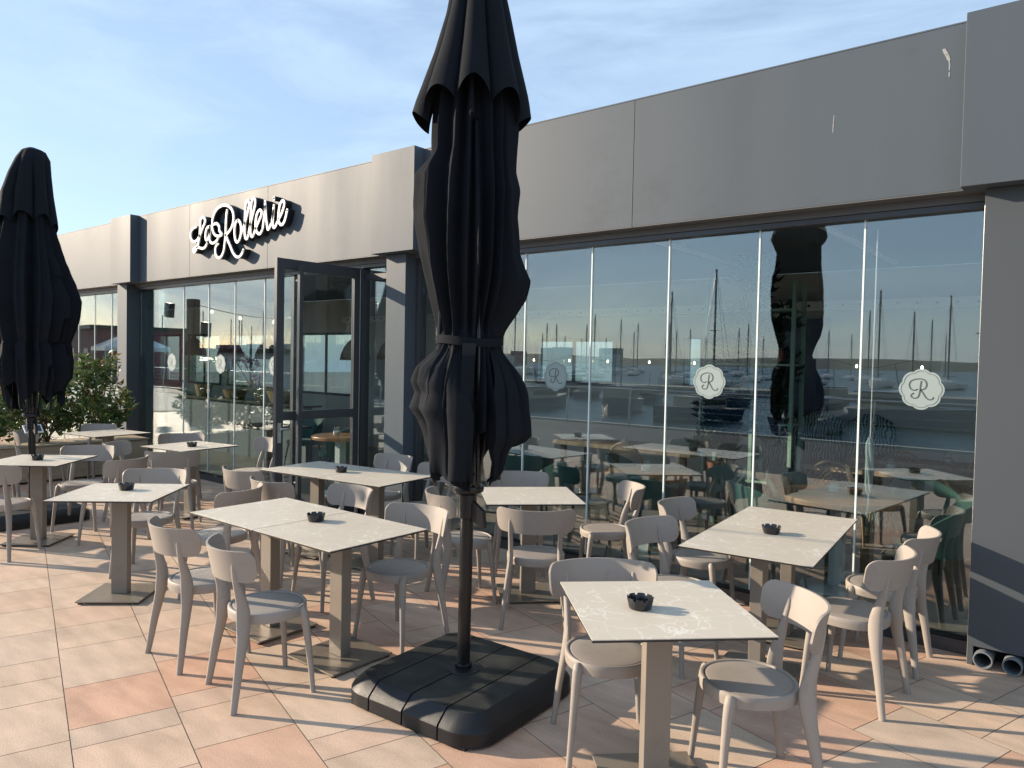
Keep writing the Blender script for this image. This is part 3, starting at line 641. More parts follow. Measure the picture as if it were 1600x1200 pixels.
def canopy(seed,tab,top,hk):
    # taut cloth between crisp ridges and deep valleys, cross-section by cross-section
    rg=random.Random(seed); n=480; m=150; rows=[]
    fr=[rg.uniform(.3,.7) for _ in RIDGE]; dep=[rg.uniform(.60,.90) for _ in RIDGE]; hgt=[rg.uniform(.86,1.06) for _ in RIDGE]
    K=len(RIDGE)
    for i in range(m+1):
        k=i/m; zz=top+(1.35-top)*k; low=zz<1.835; dt=abs(zz-1.835); tie=math.exp(-(dt/.07)**2)*(1 if seed==2 else 0); P=[]
        upz=min(1,(top-zz)/.5)
        for j in range(K):
            fz=(1.5 if low else .55)
            a=RIDGE[j]+(0 if RIDGE[j] in(-180,0) else 13*noise.noise(Vector((j*3.1,zz*fz,seed)))); a2=RIDGE[(j+1)%K]+(360 if j==K-1 else 0)
            side=RIDGE[j] in (-180,0)
            hr=(1.0 if side else hgt[j]+.13*noise.noise(Vector((j*1.7+9,zz*fz*1.5,seed)))); hr=1+(hr-1)*(1-tie)
            P.append((R(a),env(tab,zz,R(a))*hr))
            v=a+(a2-a)*(fr[j]+.16*noise.noise(Vector((j*2.3,zz*fz,seed+4)))); dv=dep[j]+.16*noise.noise(Vector((j*1.3+5,zz*fz*1.2,seed+8)))
            dv=dv*(1-tie)+.93*tie; dv=1-(1-dv)*(.35+.65*upz)
            P.append((R(v),env(tab,zz,R(v))*min(.95,dv)))
        P.sort(); P.append((P[0][0]+2*PI,P[0][1])); P.insert(0,(P[-2][0]-2*PI,P[-2][1])); row=[];s=0
        for j in range(n):
            q=-PI+2*PI*j/n
            while s<len(P)-2 and P[s+1][0]<=q: s+=1
            a1,r1=P[s]; b1,r2=P[s+1]; den=r1*math.sin(q-a1)+r2*math.sin(b1-q)
            r=r1*r2*math.sin(b1-a1)/den if den>1e-6 else r1
            row.append(r)
        sm=[sum(row[(j+d)%n]*w for d,w in ((-2,.12),(-1,.24),(0,.28),(1,.24),(2,.12))) for j in range(n)]
        rows.append(sm)
    vs=[];fs=[]
    for i in range(m+1):
        k=i/m
        for j in range(n):
            q=-PI+2*PI*j/n; hem=hemz(q,hk)+.012*noise.noise(Vector((math.cos(q)*9,math.sin(q)*9,seed)))
            z=top+(hem-top)*k; zz=max(1.35,z); f=(top-zz)/(top-1.35)*m; i0=min(m-1,int(f)); t=f-i0; r=rows[i0][j]*(1-t)+rows[i0+1][j]*t
            if z<1.35: e0=env(tab,1.35,q); r*=env(tab,z,q)/e0
            dt=abs(z-1.835)
            # fine gathers close to the strap and faint wrinkles elsewhere
            r*=1+(.022 if seed==2 else 0)*math.exp(-dt/.07)*math.sin(34*q+5*noise.noise(Vector((q*2,z*3,seed))))
            r*=1+.010*noise.noise(Vector((math.cos(q)*9,math.sin(q)*9,z*4)))+.012*noise.noise(Vector((math.cos(q)*4,math.sin(q)*4,z*12)))
            vs.append((max(r,.04)*math.cos(q),max(r,.04)*math.sin(q),z))
    for i in range(m):
        for j in range(n): fs.append((i*n+j,i*n+(j+1)%n,(i+1)*n+(j+1)%n,(i+1)*n+j))
    fs.append(tuple(range(n-1,-1,-1)))
    g=MB(); g.add(vs,fs,'cloth',True); return g
def flounce(seed,tab,top,bot,ph0=0.0):
    n=384; m=40; vs=[];fs=[]
    for i in range(m+1):
        for j in range(n):
            q=2*PI*j/n; rp=(q+R(22.5)+ph0+.12*noise.noise(Vector((math.cos(q)*1.3,math.sin(q)*1.3,seed))))*8/(2*PI); fr=rp-math.floor(rp); lob=math.sin(PI*fr)
            side=abs(math.cos(q))
            hem=bot+.10*lob**.8+.05*(1-side)-.07*side**6
            k=i/m; z=top+(hem-top)*k; r=env(tab,z,q); up=min(1,(top-z)/.35)
            r*=1-up*(.27*(1-lob**.55))+.03*noise.noise(Vector((math.cos(q)*2,math.sin(q)*2,z+seed)))
            if i>m-3: r*=1-.004*(i-m+3)
            vs.append((r*math.cos(q),r*math.sin(q),z))
    for i in range(m):
        for j in range(n): fs.append((i*n+j,i*n+(j+1)%n,(i+1)*n+(j+1)%n,(i+1)*n+j))
    g=MB(); g.add(vs,fs,'cloth',True); return g
TAB1=[(1.05,.15,.17),(1.12,.17,.21),(1.29,.23,.21),(1.365,.31,.215),(1.44,.305,.24),(1.50,.295,.285),(1.58,.29,.26),(1.63,.275,.285),(1.71,.235,.275),(1.80,.172,.175),(1.835,.166,.162),(1.90,.19,.168),(2.056,.295,.21),(2.16,.318,.235),(2.29,.258,.265),(2.47,.24,.30),(2.60,.25,.30),(2.69,.225,.297),(2.78,.228,.215),(2.92,.238,.215),(3.1,.21,.20),(3.5,.13,.12),(3.74,.07,.07)]
FL1=[(2.85,.315,.345),(2.96,.305,.325),(3.1,.275,.275),(3.3,.222,.205),(3.5,.178,.148),(3.7,.13,.115),(3.83,.085,.085),(3.86,.05,.05)]
TAB2=[(1.05,.18,.18),(1.20,.30,.24),(1.37,.31,.27),(1.47,.375,.30),(1.65,.385,.32),(1.835,.36,.30),(2.05,.43,.34),(2.28,.458,.36),(2.45,.40,.37),(2.68,.31,.35),(2.95,.225,.31),(3.1,.21,.28),(3.34,.175,.24),(3.6,.12,.14),(3.74,.07,.09)]
FL2=[(2.9,.255,.34),(3.0,.245,.33),(3.34,.195,.29),(3.55,.175,.22),(3.70,.165,.15),(3.79,.12,.09),(3.82,.03,.03)]
def base_part(T,rz):
    # four filled slabs side by side, rounded outer corners, bevelled top edge
    W=.452; e=[-W,-.226,0,.226,W]
    for k in range(4):
        g=MB(); a,b=e[k]+.004,e[k+1]-.004; outl=[]
        rc=.16; 
        def arc(cx,cy,q0,q1): return [(cx+rc*math.cos(q0+(q1-q0)*i/10),cy+rc*math.sin(q0+(q1-q0)*i/10)) for i in range(11)]
        if k==0: outl=[(b,-W),(b,W)]+arc(a+rc,W-rc,PI/2,PI)+arc(a+rc,-W+rc,PI,1.5*PI)
        elif k==3: outl=[(a,W),(a,-W)]+arc(b-rc,-W+rc,-PI/2,0)+arc(b-rc,W-rc,0,PI/2)
        else: outl=[(a,-W),(b,-W),(b,W),(a,W)]
        if k==0: outl=[(b,-W),(b,W)]+arc(a+rc,W-rc,PI/2,PI)+arc(a+rc,-W+rc,PI,1.5*PI)
        def inset(p,d):
            X,Y=p
            # pull towards the middle except along the seams
            rx=X; ry=Y
            if abs(X)>W-rc+.001 and k in(0,3):
                cx=math.copysign(W-rc,X)
                cyy=max(-W+rc,min(W-rc,Y)); v=Vector((X-cx,Y-cyy)); v=v*(1-d/rc) if v.length>0 else v; return (cx+v.x,cyy+v.y)
            ry=Y-math.copysign(min(d,abs(Y)),Y); return (rx,ry)
        lv=[(0,0.0),(0,.075),(.006,.086),(.062,.1375),(.070,.1415)]
        n=len(outl); vs=[];fs=[]
        for d,z in lv:
            for p in outl:
                q=inset(p,d); vs.append((q[0],q[1],max(z,.012 if z==0 else 0)))
        for i in range(len(lv)-1):
            for j in range(n): fs.append((i*n+j,i*n+(j+1)%n,(i+1)*n+(j+1)%n,(i+1)*n+j))
        g.add(vs,fs,'base',True); g.add([vs[(len(lv)-1)*n+j] for j in range(n)],[tuple(range(n))],'dust')
        for yy in (-W+.02,W-.12): g.box((a+b)/2-.035,(a+b)/2+.035,yy,yy+.1,0,.013,'base')
        o=g.build('ballast_slab',T,.002,2,24); o.rotation_euler=(0,0,rz)
    g=MB(); g.lathe([(.036,.148),(.088,.147),(.092,.1435),(.036,.1435)],'base',36); g.build('socket_ring',T)
def make_parasol(label,loc,face,lean,tab,fl,seed,amp,rzb,ph):
    T=thing('parasol',label,'parasol',loc,0,'closed black parasols')
    base_part(T,rzb)
    sh=bpy.data.objects
    g=MB(); g.lathe([(.034,.10),(.034,3.5),(0,3.5)],'pole',32); g.lathe([(.044,.145),(.044,.165),(.035,.170)],'pole',28); pl=g.build('pole',T)
    g=MB(); g.lathe([(.036,1.055),(.058,1.055),(.082,1.07),(.086,1.085),(.082,1.10),(.060,1.108),(.060,1.16),(.036,1.165)],'pole',32)
    g.lathe([(.036,.93),(.048,.935),(.050,1.055),(.036,1.056)],'pole',28); hb=g.build('runner_hub',T)
    g=MB(); g.add([(.045,-.012,1.03),(.125,-.012,.98),(.135,-.012,.90),(.12,-.012,.89),(.045,-.012,.93),(.045,.012,1.03),(.125,.012,.98),(.135,.012,.90),(.12,.012,.89),(.045,.012,.93)],[(0,1,2,3,4),(9,8,7,6,5),(0,5,6,1),(1,6,7,2),(2,7,8,3),(3,8,9,4),(4,9,5,0)],'pole'); g.build('cleat',T,.003)
    for k in range(8):
        q=2*PI*k/8+.25; g=MB(); c,s=math.cos(q),math.sin(q)
        g.tube([(.066*c,.066*s,1.09),(.085*c,.085*s,1.3),(.10*c,.10*s,1.7),(.12*c,.12*s,2.4)],.0095,'pole',8); g.build('rib',T)
        if k%2: 
            g=MB(); r0=.175; g.tube([(r0*c,r0*s,1.13),(r0*c*.95,r0*s*.95,1.6),(.14*c,.14*s,2.4)],.0115,'pole',8); g.lathe([(0,1.117),(.009,1.12),(.012,1.132),(0,1.14)],'pole',10,Matrix.Translation((r0*c,r0*s,0))); g.build('rib_end',T)
    cn=canopy(seed,tab,tab[-1][0],ph).build('canopy',T); cn.rotation_euler=(0,0,face)
    fo=flounce(seed+3,fl,fl[-1][0],2.96 if seed<5 else 3.0,0 if seed<5 else .3).build('top_flounce',T); fo.rotation_euler=(0,0,face)
    if seed!=2: return T
    # loose corners of the canopy hanging over the bundle below the strap
    for (qa,qb,hems,ro,sd) in ((-178,-84,((0,1.36),(.22,1.17),(.5,1.19),(.8,1.13),(1,1.075)),.001,1.0),(-62,4,((0,1.30),(.22,1.115),(.45,1.24),(.8,1.345),(1,1.37)),.004,2.0)):
        g=MB(); vs=[];fs=[];nu,nv=60,50
        for side in (0,1):
            for i in range(nu+1):
                u=i/nu
                for a,b in zip(hems[:-1],hems[1:]):
                    if u<=b[0]+1e-9: hz=a[1]+(b[1]-a[1])*(u-a[0])/(b[0]-a[0]); break
                for j in range(nv+1):
                    v=j/nv; z=1.83+(hz-1.83)*v
                    # narrow at the strap, fanning out downwards
                    qm=(qa+qb)/2; q=R(qm+((qa+(qb-qa)*u)-qm)*(.55+.45*min(1,v*2.2)))
                    r=env(tab,z,q)*(1.0+.02*math.sin(PI*v))+ro-.008
                    fold=abs(noise.noise(Vector((u*3.2+sd*7,v*.9,sd))))*2.4
                    r+=.028*min(1,v*3)*(1-math.exp(-3*fold))-.014+.010*abs(math.sin(9*PI*u))*math.exp(-v*7)
                    r+=.018*v*v*math.sin(5*PI*u+2*v)
                    if side: r-=.0035
                    vs.append((r*math.cos(q),r*math.sin(q),z))
        def id(s,i,j): return s*(nu+1)*(nv+1)+i*(nv+1)+j
        for i in range(nu):
            for j in range(nv): fs.append((id(0,i,j),id(0,i+1,j),id(0,i+1,j+1),id(0,i,j+1))); fs.append((id(1,i,j),id(1,i,j+1),id(1,i+1,j+1),id(1,i+1,j)))
            for j in (0,nv): fs.append((id(0,i,j),id(0,i+1,j),id(1,i+1,j),id(1,i,j)))
        for j in range(nv):
            for i in (0,nu): fs.append((id(0,i,j),id(0,i,j+1),id(1,i,j+1),id(1,i,j)))
        g.add(vs,fs,'cloth',True); fl_=g.build('canopy_corner',T); fl_.rotation_euler=(0,0,face)
    # strap
    g=MB(); vs=[];fs=[];n=160
    for j in range(n):
        q=2*PI*j/n; r=env(tab,1.835,q)*1.03+.004; zz=1.835+.012*math.sin(q*2+1)-.012*math.sin(q)
        for d in (-.021,.021): vs.append((r*math.cos(q),r*math.sin(q),zz+d))
        for d in (.021,-.021): vs.append(((r-.004)*math.cos(q),(r-.004)*math.sin(q),zz+d))
    for j in range(n):
        k=(j+1)%n
        for e in range(4): fs.append((4*j+e,4*j+(e+1)%4,4*k+(e+1)%4,4*k+e))
    g.add(vs,fs,'cloth',True); st=g.build('tie_strap',T); st.rotation_euler=(0,0,face)
    g=MB(); vs=[];fs=[]
    for i in range(13):
        k=i/12; z=1.83-.52*k; y=-(.20+.035*math.sin(k*3)); xx=.0-.02*k
        for d in (-.033,.033): vs.append((xx+d*(1-.1*k),y-.012*math.sin(k*7+d*40),z-(0.03 if (i==12 and d>0) else 0)))
    k=len(vs); vs+= [(a,b+.003,c) for a,b,c in vs]
    for i in range(12): fs.append((2*i,2*i+1,2*i+3,2*i+2)); fs.append((k+2*i,k+2*i+2,k+2*i+3,k+2*i+1)); fs.append((2*i,2*i+2,k+2*i+2,k+2*i)); fs.append((2*i+1,k+2*i+1,k+2*i+3,2*i+3))
    g.add(vs,fs,'cloth',True); tl=g.build('strap_tail',T); tl.rotation_euler=(0,0,face)
    Mx=Matrix.Rotation(lean[0],4,Vector((lean[1],lean[2],0)))
    for o in (pl,hb): o.rotation_euler=Mx.to_euler()
    return T
# image-right direction at each parasol
make_parasol('tall closed black parasol tied with a strap on a four slab base in the middle',(-2.585,2.815,0),math.atan2(2.585,2.815),(R(.3),-.74,.67),TAB1,FL1,2,.8,R(3),0)
make_parasol('closed black parasol at the left picture edge beside the hedge',(-8.66,2.78,0),math.atan2(8.66,2.78),(0,1,0),TAB2,FL2,7,.6,R(-4),70)

# ------------------------------------------------------------------ hedge
def foliage(name,parent,cl,n,lf,m,seed,loc=(0,0,0)):
    rg=random.Random(seed); vs=[];fs=[];val=[]
    for _ in range(n):
        c=cl[rg.choices(range(len(cl)),[q[3]*q[4]*q[5] for q in cl])[0]]
        while True:
            p=Vector((rg.uniform(-1,1),rg.uniform(-1,1),rg.uniform(-1,1)))
            if .25<p.length<1: break
        p=Vector((c[0]+p.x*c[3],c[1]+p.y*c[4],c[2]+p.z*c[5]))
        if noise.noise(p*3.3+Vector((seed,0,0)))<-.08: continue
        d=Vector((rg.gauss(0,1),rg.gauss(0,1),abs(rg.gauss(.5,.8)))).normalized(); s=lf*rg.uniform(.6,1.35)
        a=d.cross(Vector((rg.gauss(0,1),rg.gauss(0,1),rg.gauss(0,1)))).normalized(); nn=d.cross(a); k=len(vs)
        vs+=[p,p+d*s*.45+a*s*.20+nn*s*.05,p+d*s-nn*s*.08,p+d*s*.45-a*s*.20+nn*s*.05]; fs.append((k,k+1,k+2,k+3))
        h=(p.z-c[2])/c[5]; val.append(min(1,max(0,.38+.28*h+rg.gauss(0,.2))))
    me=bpy.data.meshes.new(name); me.from_pydata([tuple(v) for v in vs],[],fs); me.materials.append(M[m])
    ca=me.color_attributes.new('leaf','FLOAT_COLOR','CORNER')
    for i,p in enumerate(me.polygons):
        for li in p.loop_indices: ca.data[li].color=(val[i],val[i],val[i],1)
    o=bpy.data.objects.new(name,me); C.objects.link(o); o.parent=parent; o.location=loc; return o
def stems(parent,pts,r=.012,m='stem',name='stem'):
    g=MB()
    for a,b in pts:
        A,Bv=Vector(a),Vector(b); mid=(A+Bv)/2+Vector((.04,-.03,.02)); g.tube([A,mid,Bv],[r,r*.8,r*.4],m,6)
    return g.build(name,parent)
T=thing('planter','long pale board planter holding the hedge at left','planter',(-11.25,3.7,0))
g=MB(); g.box(-.28,.28,-1.5,1.32,.03,.48,'planter'); g.box(-.25,.25,-1.47,1.29,.46,.484,'soil'); g.build('box',T,.004)
g=MB(); g.box(-.30,.30,-1.52,1.34,.486,.505,'planter'); g.build('rim',T,.003)
for i,(X,Y,h,lab) in enumerate(((-11.35,4.50,1.12,'tallest red tipped green shrub in the planter, against the left pillar'),(-11.35,3.75,.80,'bushy dark green shrub in the middle of the planter'),(-11.35,2.95,.62,'lower shrub behind the far parasol pole'))):
    T=thing('shrub',lab,'shrub',(X,Y,.484),0,'shrubs in the planter')
    cl=[(0,0,h*.42,.32,.42,h*.40)]+[(random.uniform(-.25,.25),random.uniform(-.4,.4),h*random.uniform(.3,.86),.22,.24,.2) for _ in range(7)]+[(random.uniform(-.12,.12),random.uniform(-.3,.3),h*1.0,.10,.10,.16) for _ in range(3 if i==0 else 2)]
    foliage('leaves',T,cl,3600 if i==0 else 2600,.10,'leaf',20+i)
    stems(T,[((random.uniform(-.08,.08),random.uniform(-.1,.1),0),(c[0],c[1],c[2])) for c in cl])
# small plants in front of the hedge
T=thing('flax_plant','spiky low green plant by the foot of the far parasol','plant',(-10.2,2.55,0))
g=MB(); rg=random.Random(5)
for k in range(60):
    q=rg.uniform(0,2*PI); r=rg.uniform(.15,.4); h=rg.uniform(.45,.95); c,s=math.cos(q),math.sin(q); w=.012
    p=[Vector((c*.04,s*.04,.25)),Vector((c*r*.5,s*r*.5,.25+h*.7)),Vector((c*r*1.2,s*r*1.2,.25+h*.85))]; n2=Vector((-s,c,0))*w
    g.add([p[0]-n2,p[0]+n2,p[1]+n2,p[1]-n2,p[2]],[(0,1,2,3),(3,2,4)],'leaf2')
g.build('leaves',T); 
g=MB(); g.lathe([(.15,0),(.20,.30),(.18,.30),(.16,.27),(0,.27)],'terracotta',24); g.build('pot',T)
# menu stand
T=thing('menu_stand','thin menu stand with a tilted white framed card at the left','menu stand',(-9.25,2.98,-.12))
g=MB(); g.lathe([(0,0),(.14,0),(.14,.012),(.012,.016),(.012,1.0),(0,1.0)],'steel',20); g.build('pole',T)
g=MB(); g.box(-.06,.06,-.09,.09,0,.014,'white',Matrix.Translation((0,0,1.0))@Matrix.Rotation(R(40),4,'Y')); g.box(-.045,.045,-.075,.075,.0145,.017,'tedge',Matrix.Translation((0,0,1.0))@Matrix.Rotation(R(40),4,'Y')); g.build('card_holder',T)

# ------------------------------------------------------------------ furniture behind the glass
def round_table(label,loc,r):
    T=thing('round_table',label,'round table',loc,0,'round wooden tables inside')
    g=MB(); n=60; prof=[(0,.745),(1,.745),(1.012,.735),(1.0,.705),(.97,.70),(0,.70)]; vs=[];fs=[]
    for k,(q,z) in enumerate(prof):
        for j in range(n):
            a=2*PI*j/n; rr=r*q*(1+.035*noise.noise(Vector((math.cos(a)*1.4,math.sin(a)*1.4,loc[0])))); vs.append((rr*math.cos(a),rr*math.sin(a),z))
    for i in range(len(prof)-1):
        for j in range(n): fs.append((i*n+j,i*n+(j+1)%n,(i+1)*n+(j+1)%n,(i+1)*n+j))
    g.add(vs,fs,'wood',False); g.build('tabletop',T)
    g=MB(); g.box(-.05,.05,-.05,.05,.03,.698,'whitemetal'); g.build('column',T,.003)
    g=MB(); g.lathe([(0,0),(.27,0),(.27,.012),(.06,.028),(0,.03)],'whitemetal',36); g.build('base_plate',T)
    return T
round_table('round wooden table behind the glass just right of the parasol, candle jar on it',(-3.32,6.08,0),.40)
round_table('round wooden table with dark knotty edge behind the glass at right',(-1.66,6.15,0),.46)
round_table('round wooden table seen through the open door leaf',(-7.67,5.95,0),.36)
def dark_table(label,loc,w,d):
    T=thing('dining_table',label,'table',loc,0)
    g=MB(); g.box(-w/2,w/2,-d/2,d/2,.715,.745,'dleg'); g.build('tabletop',T,.003)
    g=MB(); g.lathe([(0,0),(.26,0),(.26,.015),(.06,.03),(.06,.714),(0,.714)],'dleg',24); g.build('column',T)
dark_table('dark table behind the left window with a glass on it',(-9.4,6.05,0),1.0,.7)
def long_table(label,loc,w,d):
    T=thing('long_table',label,'long table',loc,0,'long plank tables inside')
    g=MB(); g.box(-w/2,w/2,-d/2,d/2,.70,.75,'plank'); g.build('tabletop',T,.004)
    for a in (-1,1):
        for b in (-1,1): g=MB(); g.box(a*(w/2-.12)-.03,a*(w/2-.12)+.03,b*(d/2-.08)-.03,b*(d/2-.08)+.03,0,.699,'dleg'); g.build('leg',T)
long_table('long pale plank table behind the glass at right, nearer one',(-1.55,8.05,0),1.95,.55)
long_table('long pale plank table farther back behind the right glass',(-1.35,9.0,0),1.9,.5)
long_table('reddish brown long table deep inside behind the parasol',(-4.6,8.0,0),1.9,.7)
def green_chair(label,loc,rz,grp='green upholstered chairs inside'):
    T=thing('upholstered_chair',label,'chair',(loc[0],loc[1],0),rz,grp)
    g=MB(); nu,nv=20,6; vs=[];fs=[]
    for side in (0,1):
        for i in range(nu+1):
            a=-R(100)+R(200)*i/nu
            for j in range(nv+1):
                v=j/nv; hh=.40+ (.42-.20*(abs(a)/R(100))**2.2)*v; r=.225+.05*v+(.025 if side else 0); vs.append((r*math.sin(a),-r*math.cos(a)*1.0,hh))
    def id(s,i,j): return s*(nu+1)*(nv+1)+i*(nv+1)+j
    for i in range(nu):
        for j in range(nv): fs.append((id(0,i,j),id(0,i+1,j),id(0,i+1,j+1),id(0,i,j+1))); fs.append((id(1,i,j),id(1,i,j+1),id(1,i+1,j+1),id(1,i+1,j)))
        for j in (0,nv): fs.append((id(0,i,j),id(0,i+1,j),id(1,i+1,j),id(1,i,j)))
    for j in range(nv):
        for i in (0,nu): fs.append((id(0,i,j),id(0,i,j+1),id(1,i,j+1),id(1,i,j)))
    g.add(vs,fs,'green',True); g.build('backrest',T,.006,2)
    g=MB(); g.lathe([(0,.40),(.22,.40),(.235,.43),(.225,.465),(.19,.478),(0,.48)],'green',28,sq=2.6); g.build('seat',T)
    for a in (-1,1):
        for b in (-1,1): g=MB(); g.tube([(a*.16,b*.16,.41),(a*.21,b*.22,0)],[.015,.009],'dleg',8); g.build('leg',T)
    return T
GC=[(-4.15,5.95,60,'pale green upholstered chair behind the glass close to the parasol'),(-2.85,6.45,150,'green upholstered chair with light back between the two round tables'),(-3.22,5.72,10,'dark green upholstered chair turned away at the near side of the round table'),
(-2.15,6.75,250,'green upholstered chair at the far left of the knotty round table'),(-1.15,6.85,215,'green upholstered chair behind the knotty round table by the pillar'),(-1.0,6.2,100,'green upholstered armchair nearest the right pillar inside'),(-2.1,5.85,320,'green upholstered chair low behind the window double table'),
(-3.75,6.6,290,'green upholstered chair beyond the left round table'),(-9.6,6.75,180,'dark green upholstered chair beyond the dark table in the left window'),(-8.2,6.3,120,'green upholstered chair inside the doorway'),(-4.9,6.3,30,'green upholstered chair inside behind the parasol canvas')]
gp=green_chair(GC[0][3],GC[0][:2],R(GC[0][2]))
for X,Y,A,lab in GC[1:]: copy_tree(gp,(X,Y,0),R(A),lab)
def rattan_chair(label,loc,rz):
    T=thing('rattan_chair',label,'chair',(loc[0],loc[1],0),rz,'rattan chairs inside')
    g=MB(); hoop=[]
    for i in range(25):
        a=PI*i/24; hoop.append((.24*math.cos(a),-.22-.04*math.sin(a),.50+.36*math.sin(a)**.8))
    g.tube([(.22,-.18,.44)]+hoop+[(-.22,-.18,.44)],.013,'rattan',8); g.build('back_hoop',T)
    g=MB()
    for i in range(-9,10):
        for sgn in (-1,1):
            # diagonal canes clipped by the hoop
            pts=[]
            for k in range(13):
                z=.50+.35*k/12; X=i*.048+sgn*(z-.66)*.9
                zz=(z-.50)/.36; lim=.235*math.sqrt(max(0,1-zz**2.5))
                if abs(X)<lim: pts.append((X,-.235,z))
            if len(pts)>1: g.tube([pts[0],pts[-1]],.004,'rattan',4)
    g.build('cane_back',T)
    g=MB(); g.lathe([(0,.44),(.21,.44),(.225,.45),(.215,.47),(0,.465)],'rattan',24,sq=2.6); g.build('seat',T)
    for a in (-1,1):
        for b in (-1,1): g=MB(); g.tube([(a*.18,b*.17,.44),(a*.20,b*.20,0)],.013,'rattan',8); g.build('leg',T)
    return T
RC=[(-2.05,7.55,0,'rattan chair with cane lattice back left of the hanging cloth'),(-1.28,7.60,0,'rattan chair with cane lattice back right of the hanging cloth'),(-1.75,8.55,180,'rattan chair between the two long tables, left one'),(-.95,8.6,180,'rattan chair between the two long tables, right one by the pillar'),(-4.2,7.4,0,'rattan chair deep behind the parasol')]
rp=rattan_chair(RC[0][3],RC[0][:2],0)
for X,Y,A,lab in RC[1:]: copy_tree(rp,(X,Y,0),R(A),lab)
# booth
T=thing('booth_sofa','patterned booth sofa with curved backs at the rear wall','sofa',(-2.55,9.0,0))
g=MB(); g.box(-1.0,.75,-.45,.30,0,.45,'pattern'); g.build('seat',T,.03,3)
for k in range(3):
    g=MB(); X=-.72+.55*k; g.tube([(X,.22,.46),(X,.26,.8),(X,.25,1.12),(X,.22,1.20)],[(.26,.10),(.27,.10),(.25,.09),(.10,.05)],'pattern',20,flat=(1,0,0)); g.build('back_cushion',T)
# jars with candles
def jar(label,loc):
    T=thing('candle_jar',label,'candle jar',loc,0,'candle jars inside')
    g=MB(); g.lathe([(0,.002),(.042,.002),(.052,.03),(.05,.055),(.036,.075),(.036,.09),(.040,.10),(.037,.10),(.033,.09),(.033,.076)],'jar',24); g.build('glass_body',T)
    g=MB(); g.lathe([(0,.006),(.040,.006),(.046,.03),(.045,.05),(0,.05)],'candle',20); g.build('candle',T)
    return T
JR=[(-3.36,6.12,.746,'white candle in a glass jar on the left round table'),(-1.72,6.22,.746,'white candle in a glass jar on the knotty round table'),(-1.70,8.05,.751,'candle jar on the nearer long table'),(-1.35,9.0,.751,'candle jar on the farther long table'),(-7.75,5.95,.746,'bluish candle jar on the round table seen through the door'),(-4.7,8.0,.751,'candle jar on the reddish table'),(-9.3,6.0,.746,'glass jar on the dark table in the left window')]
jp=jar(JR[0][3],JR[0][:3])
for X,Y,Z,lab in JR[1:]: copy_tree(jp,(X,Y,Z),0,lab)
# plant shelf
T=thing('plant_shelf','sage green metal shelf frame with leafy climbers and pots behind the glass','plant shelf',(-2.95,7.6,0))
for a in (-.46,.06,.46):
    for b in (-.15,.15): g=MB(); g.box(a-.018,a+.018,b-.018,b+.018,0,2.6,'greenpale'); g.build('post',T)
for z in (.55,1.15,1.75,2.3):
    g=MB(); g.box(-.48,.48,-.17,.17,z,z+.022,'greenpale'); g.build('shelf',T)
PLN=[(-3.22,7.55,1.172,.19,'trailing plant in a clay pot low on the shelf frame'),(-2.80,7.55,1.172,.2,'leafy plant in a clay pot on the right of the shelf frame'),(-3.1,7.6,1.772,.24,'dense climber on the upper shelf'),(-2.7,7.6,1.772,.22,'loose climber at the upper right of the shelf frame'),(-2.95,7.6,2.322,.25,'bushy plant on top of the shelf frame'),(-3.3,7.5,.572,.18,'small plant on the lowest shelf')]
for i,(X,Y,Z,r,lab) in enumerate(PLN):
    T=thing('potted_plant',lab,'plant',(X,Y,Z),0,'plants on the shelf frame')
    g=MB(); g.lathe([(0,0),(.06,0),(.085,.13),(.09,.14),(.075,.14),(0,.12)],'terracotta',20); g.build('pot',T)
    foliage('leaves',T,[(0,0,.28,r,r,r),(.1,-.05,.05,.14,.12,.3),(-.14,-.05,.12,.12,.1,.28),(0,0,.45,r*.7,r*.7,r*.7)],1700,.12,'leaf2',50+i)
# tied cloth cord hanging inside
T=thing('hanging_cloth','pale twisted cloth tied up on a cord inside the right glass','cloth',(-1.27,5.40,0))
g=MB(); g.tube([(0,0,2.68),(0,0,1.28)],.004,'white',6); g.build('cord',T)
g=MB()
for k in range(4):
    q=k*PI/2; g.tube([(.012*math.cos(q+z*6),.012*math.sin(q+z*6),z) if 0 else (.016*math.cos(q+(1.28-z)*7)*(1 if z<1.25 else .4),.016*math.sin(q+(1.28-z)*7),z) for z in (1.28,1.24,1.18,1.12,1.06,1.0,.97,.94,.90)],[.006,.012,.015,.014,.012,.010,.012,.009,.003],'vinyl',8)
g.tube([(0,0,.94),(.004,0,.85),(-.003,0,.78)],[.006,.007,.003],'vinyl',6); g.build('cloth',T)
# pendant lamps
def pendant(label,loc):
    T=thing('pendant_lamp',label,'pendant lamp',loc,0,'wicker pendant lamps')
    g=MB(); g.lathe([(.022,.44),(.03,.40),(.05,.36),(.12,.30),(.185,.21),(.235,.09),(.25,.0),(.243,.0),(.225,.09),(.175,.20),(.11,.29),(.03,.38)],'wicker',32); g.build('lamp_shade',T)
    g=MB(); g.tube([(0,0,.41),(0,0,2.92-loc[2])],.005,'dleg',6); g.build('cord',T); return T
PL=[(-13.2,7.6,1.70,'wicker dome pendant lamp in the left window, second from the left pillar'),(-14.6,7.6,1.72,'wicker dome pendant lamp nearest the left pillar'),(-11.9,7.6,1.68,'wicker dome pendant lamp in the middle of the left window'),(-9.7,7.8,1.70,'wicker dome pendant lamp seen through the door leaf'),(-8.9,7.9,1.72,'wicker dome pendant lamp seen between door and pillar')]
pp=pendant(PL[0][3],PL[0][:3])
for X,Y,Z,lab in PL[1:]: copy_tree(pp,(X,Y,Z),0,lab)
T=thing('bougainvillea','magenta flowering branches rising above the bar counter in the left window','plant',(-11.0,6.7,.95),0)
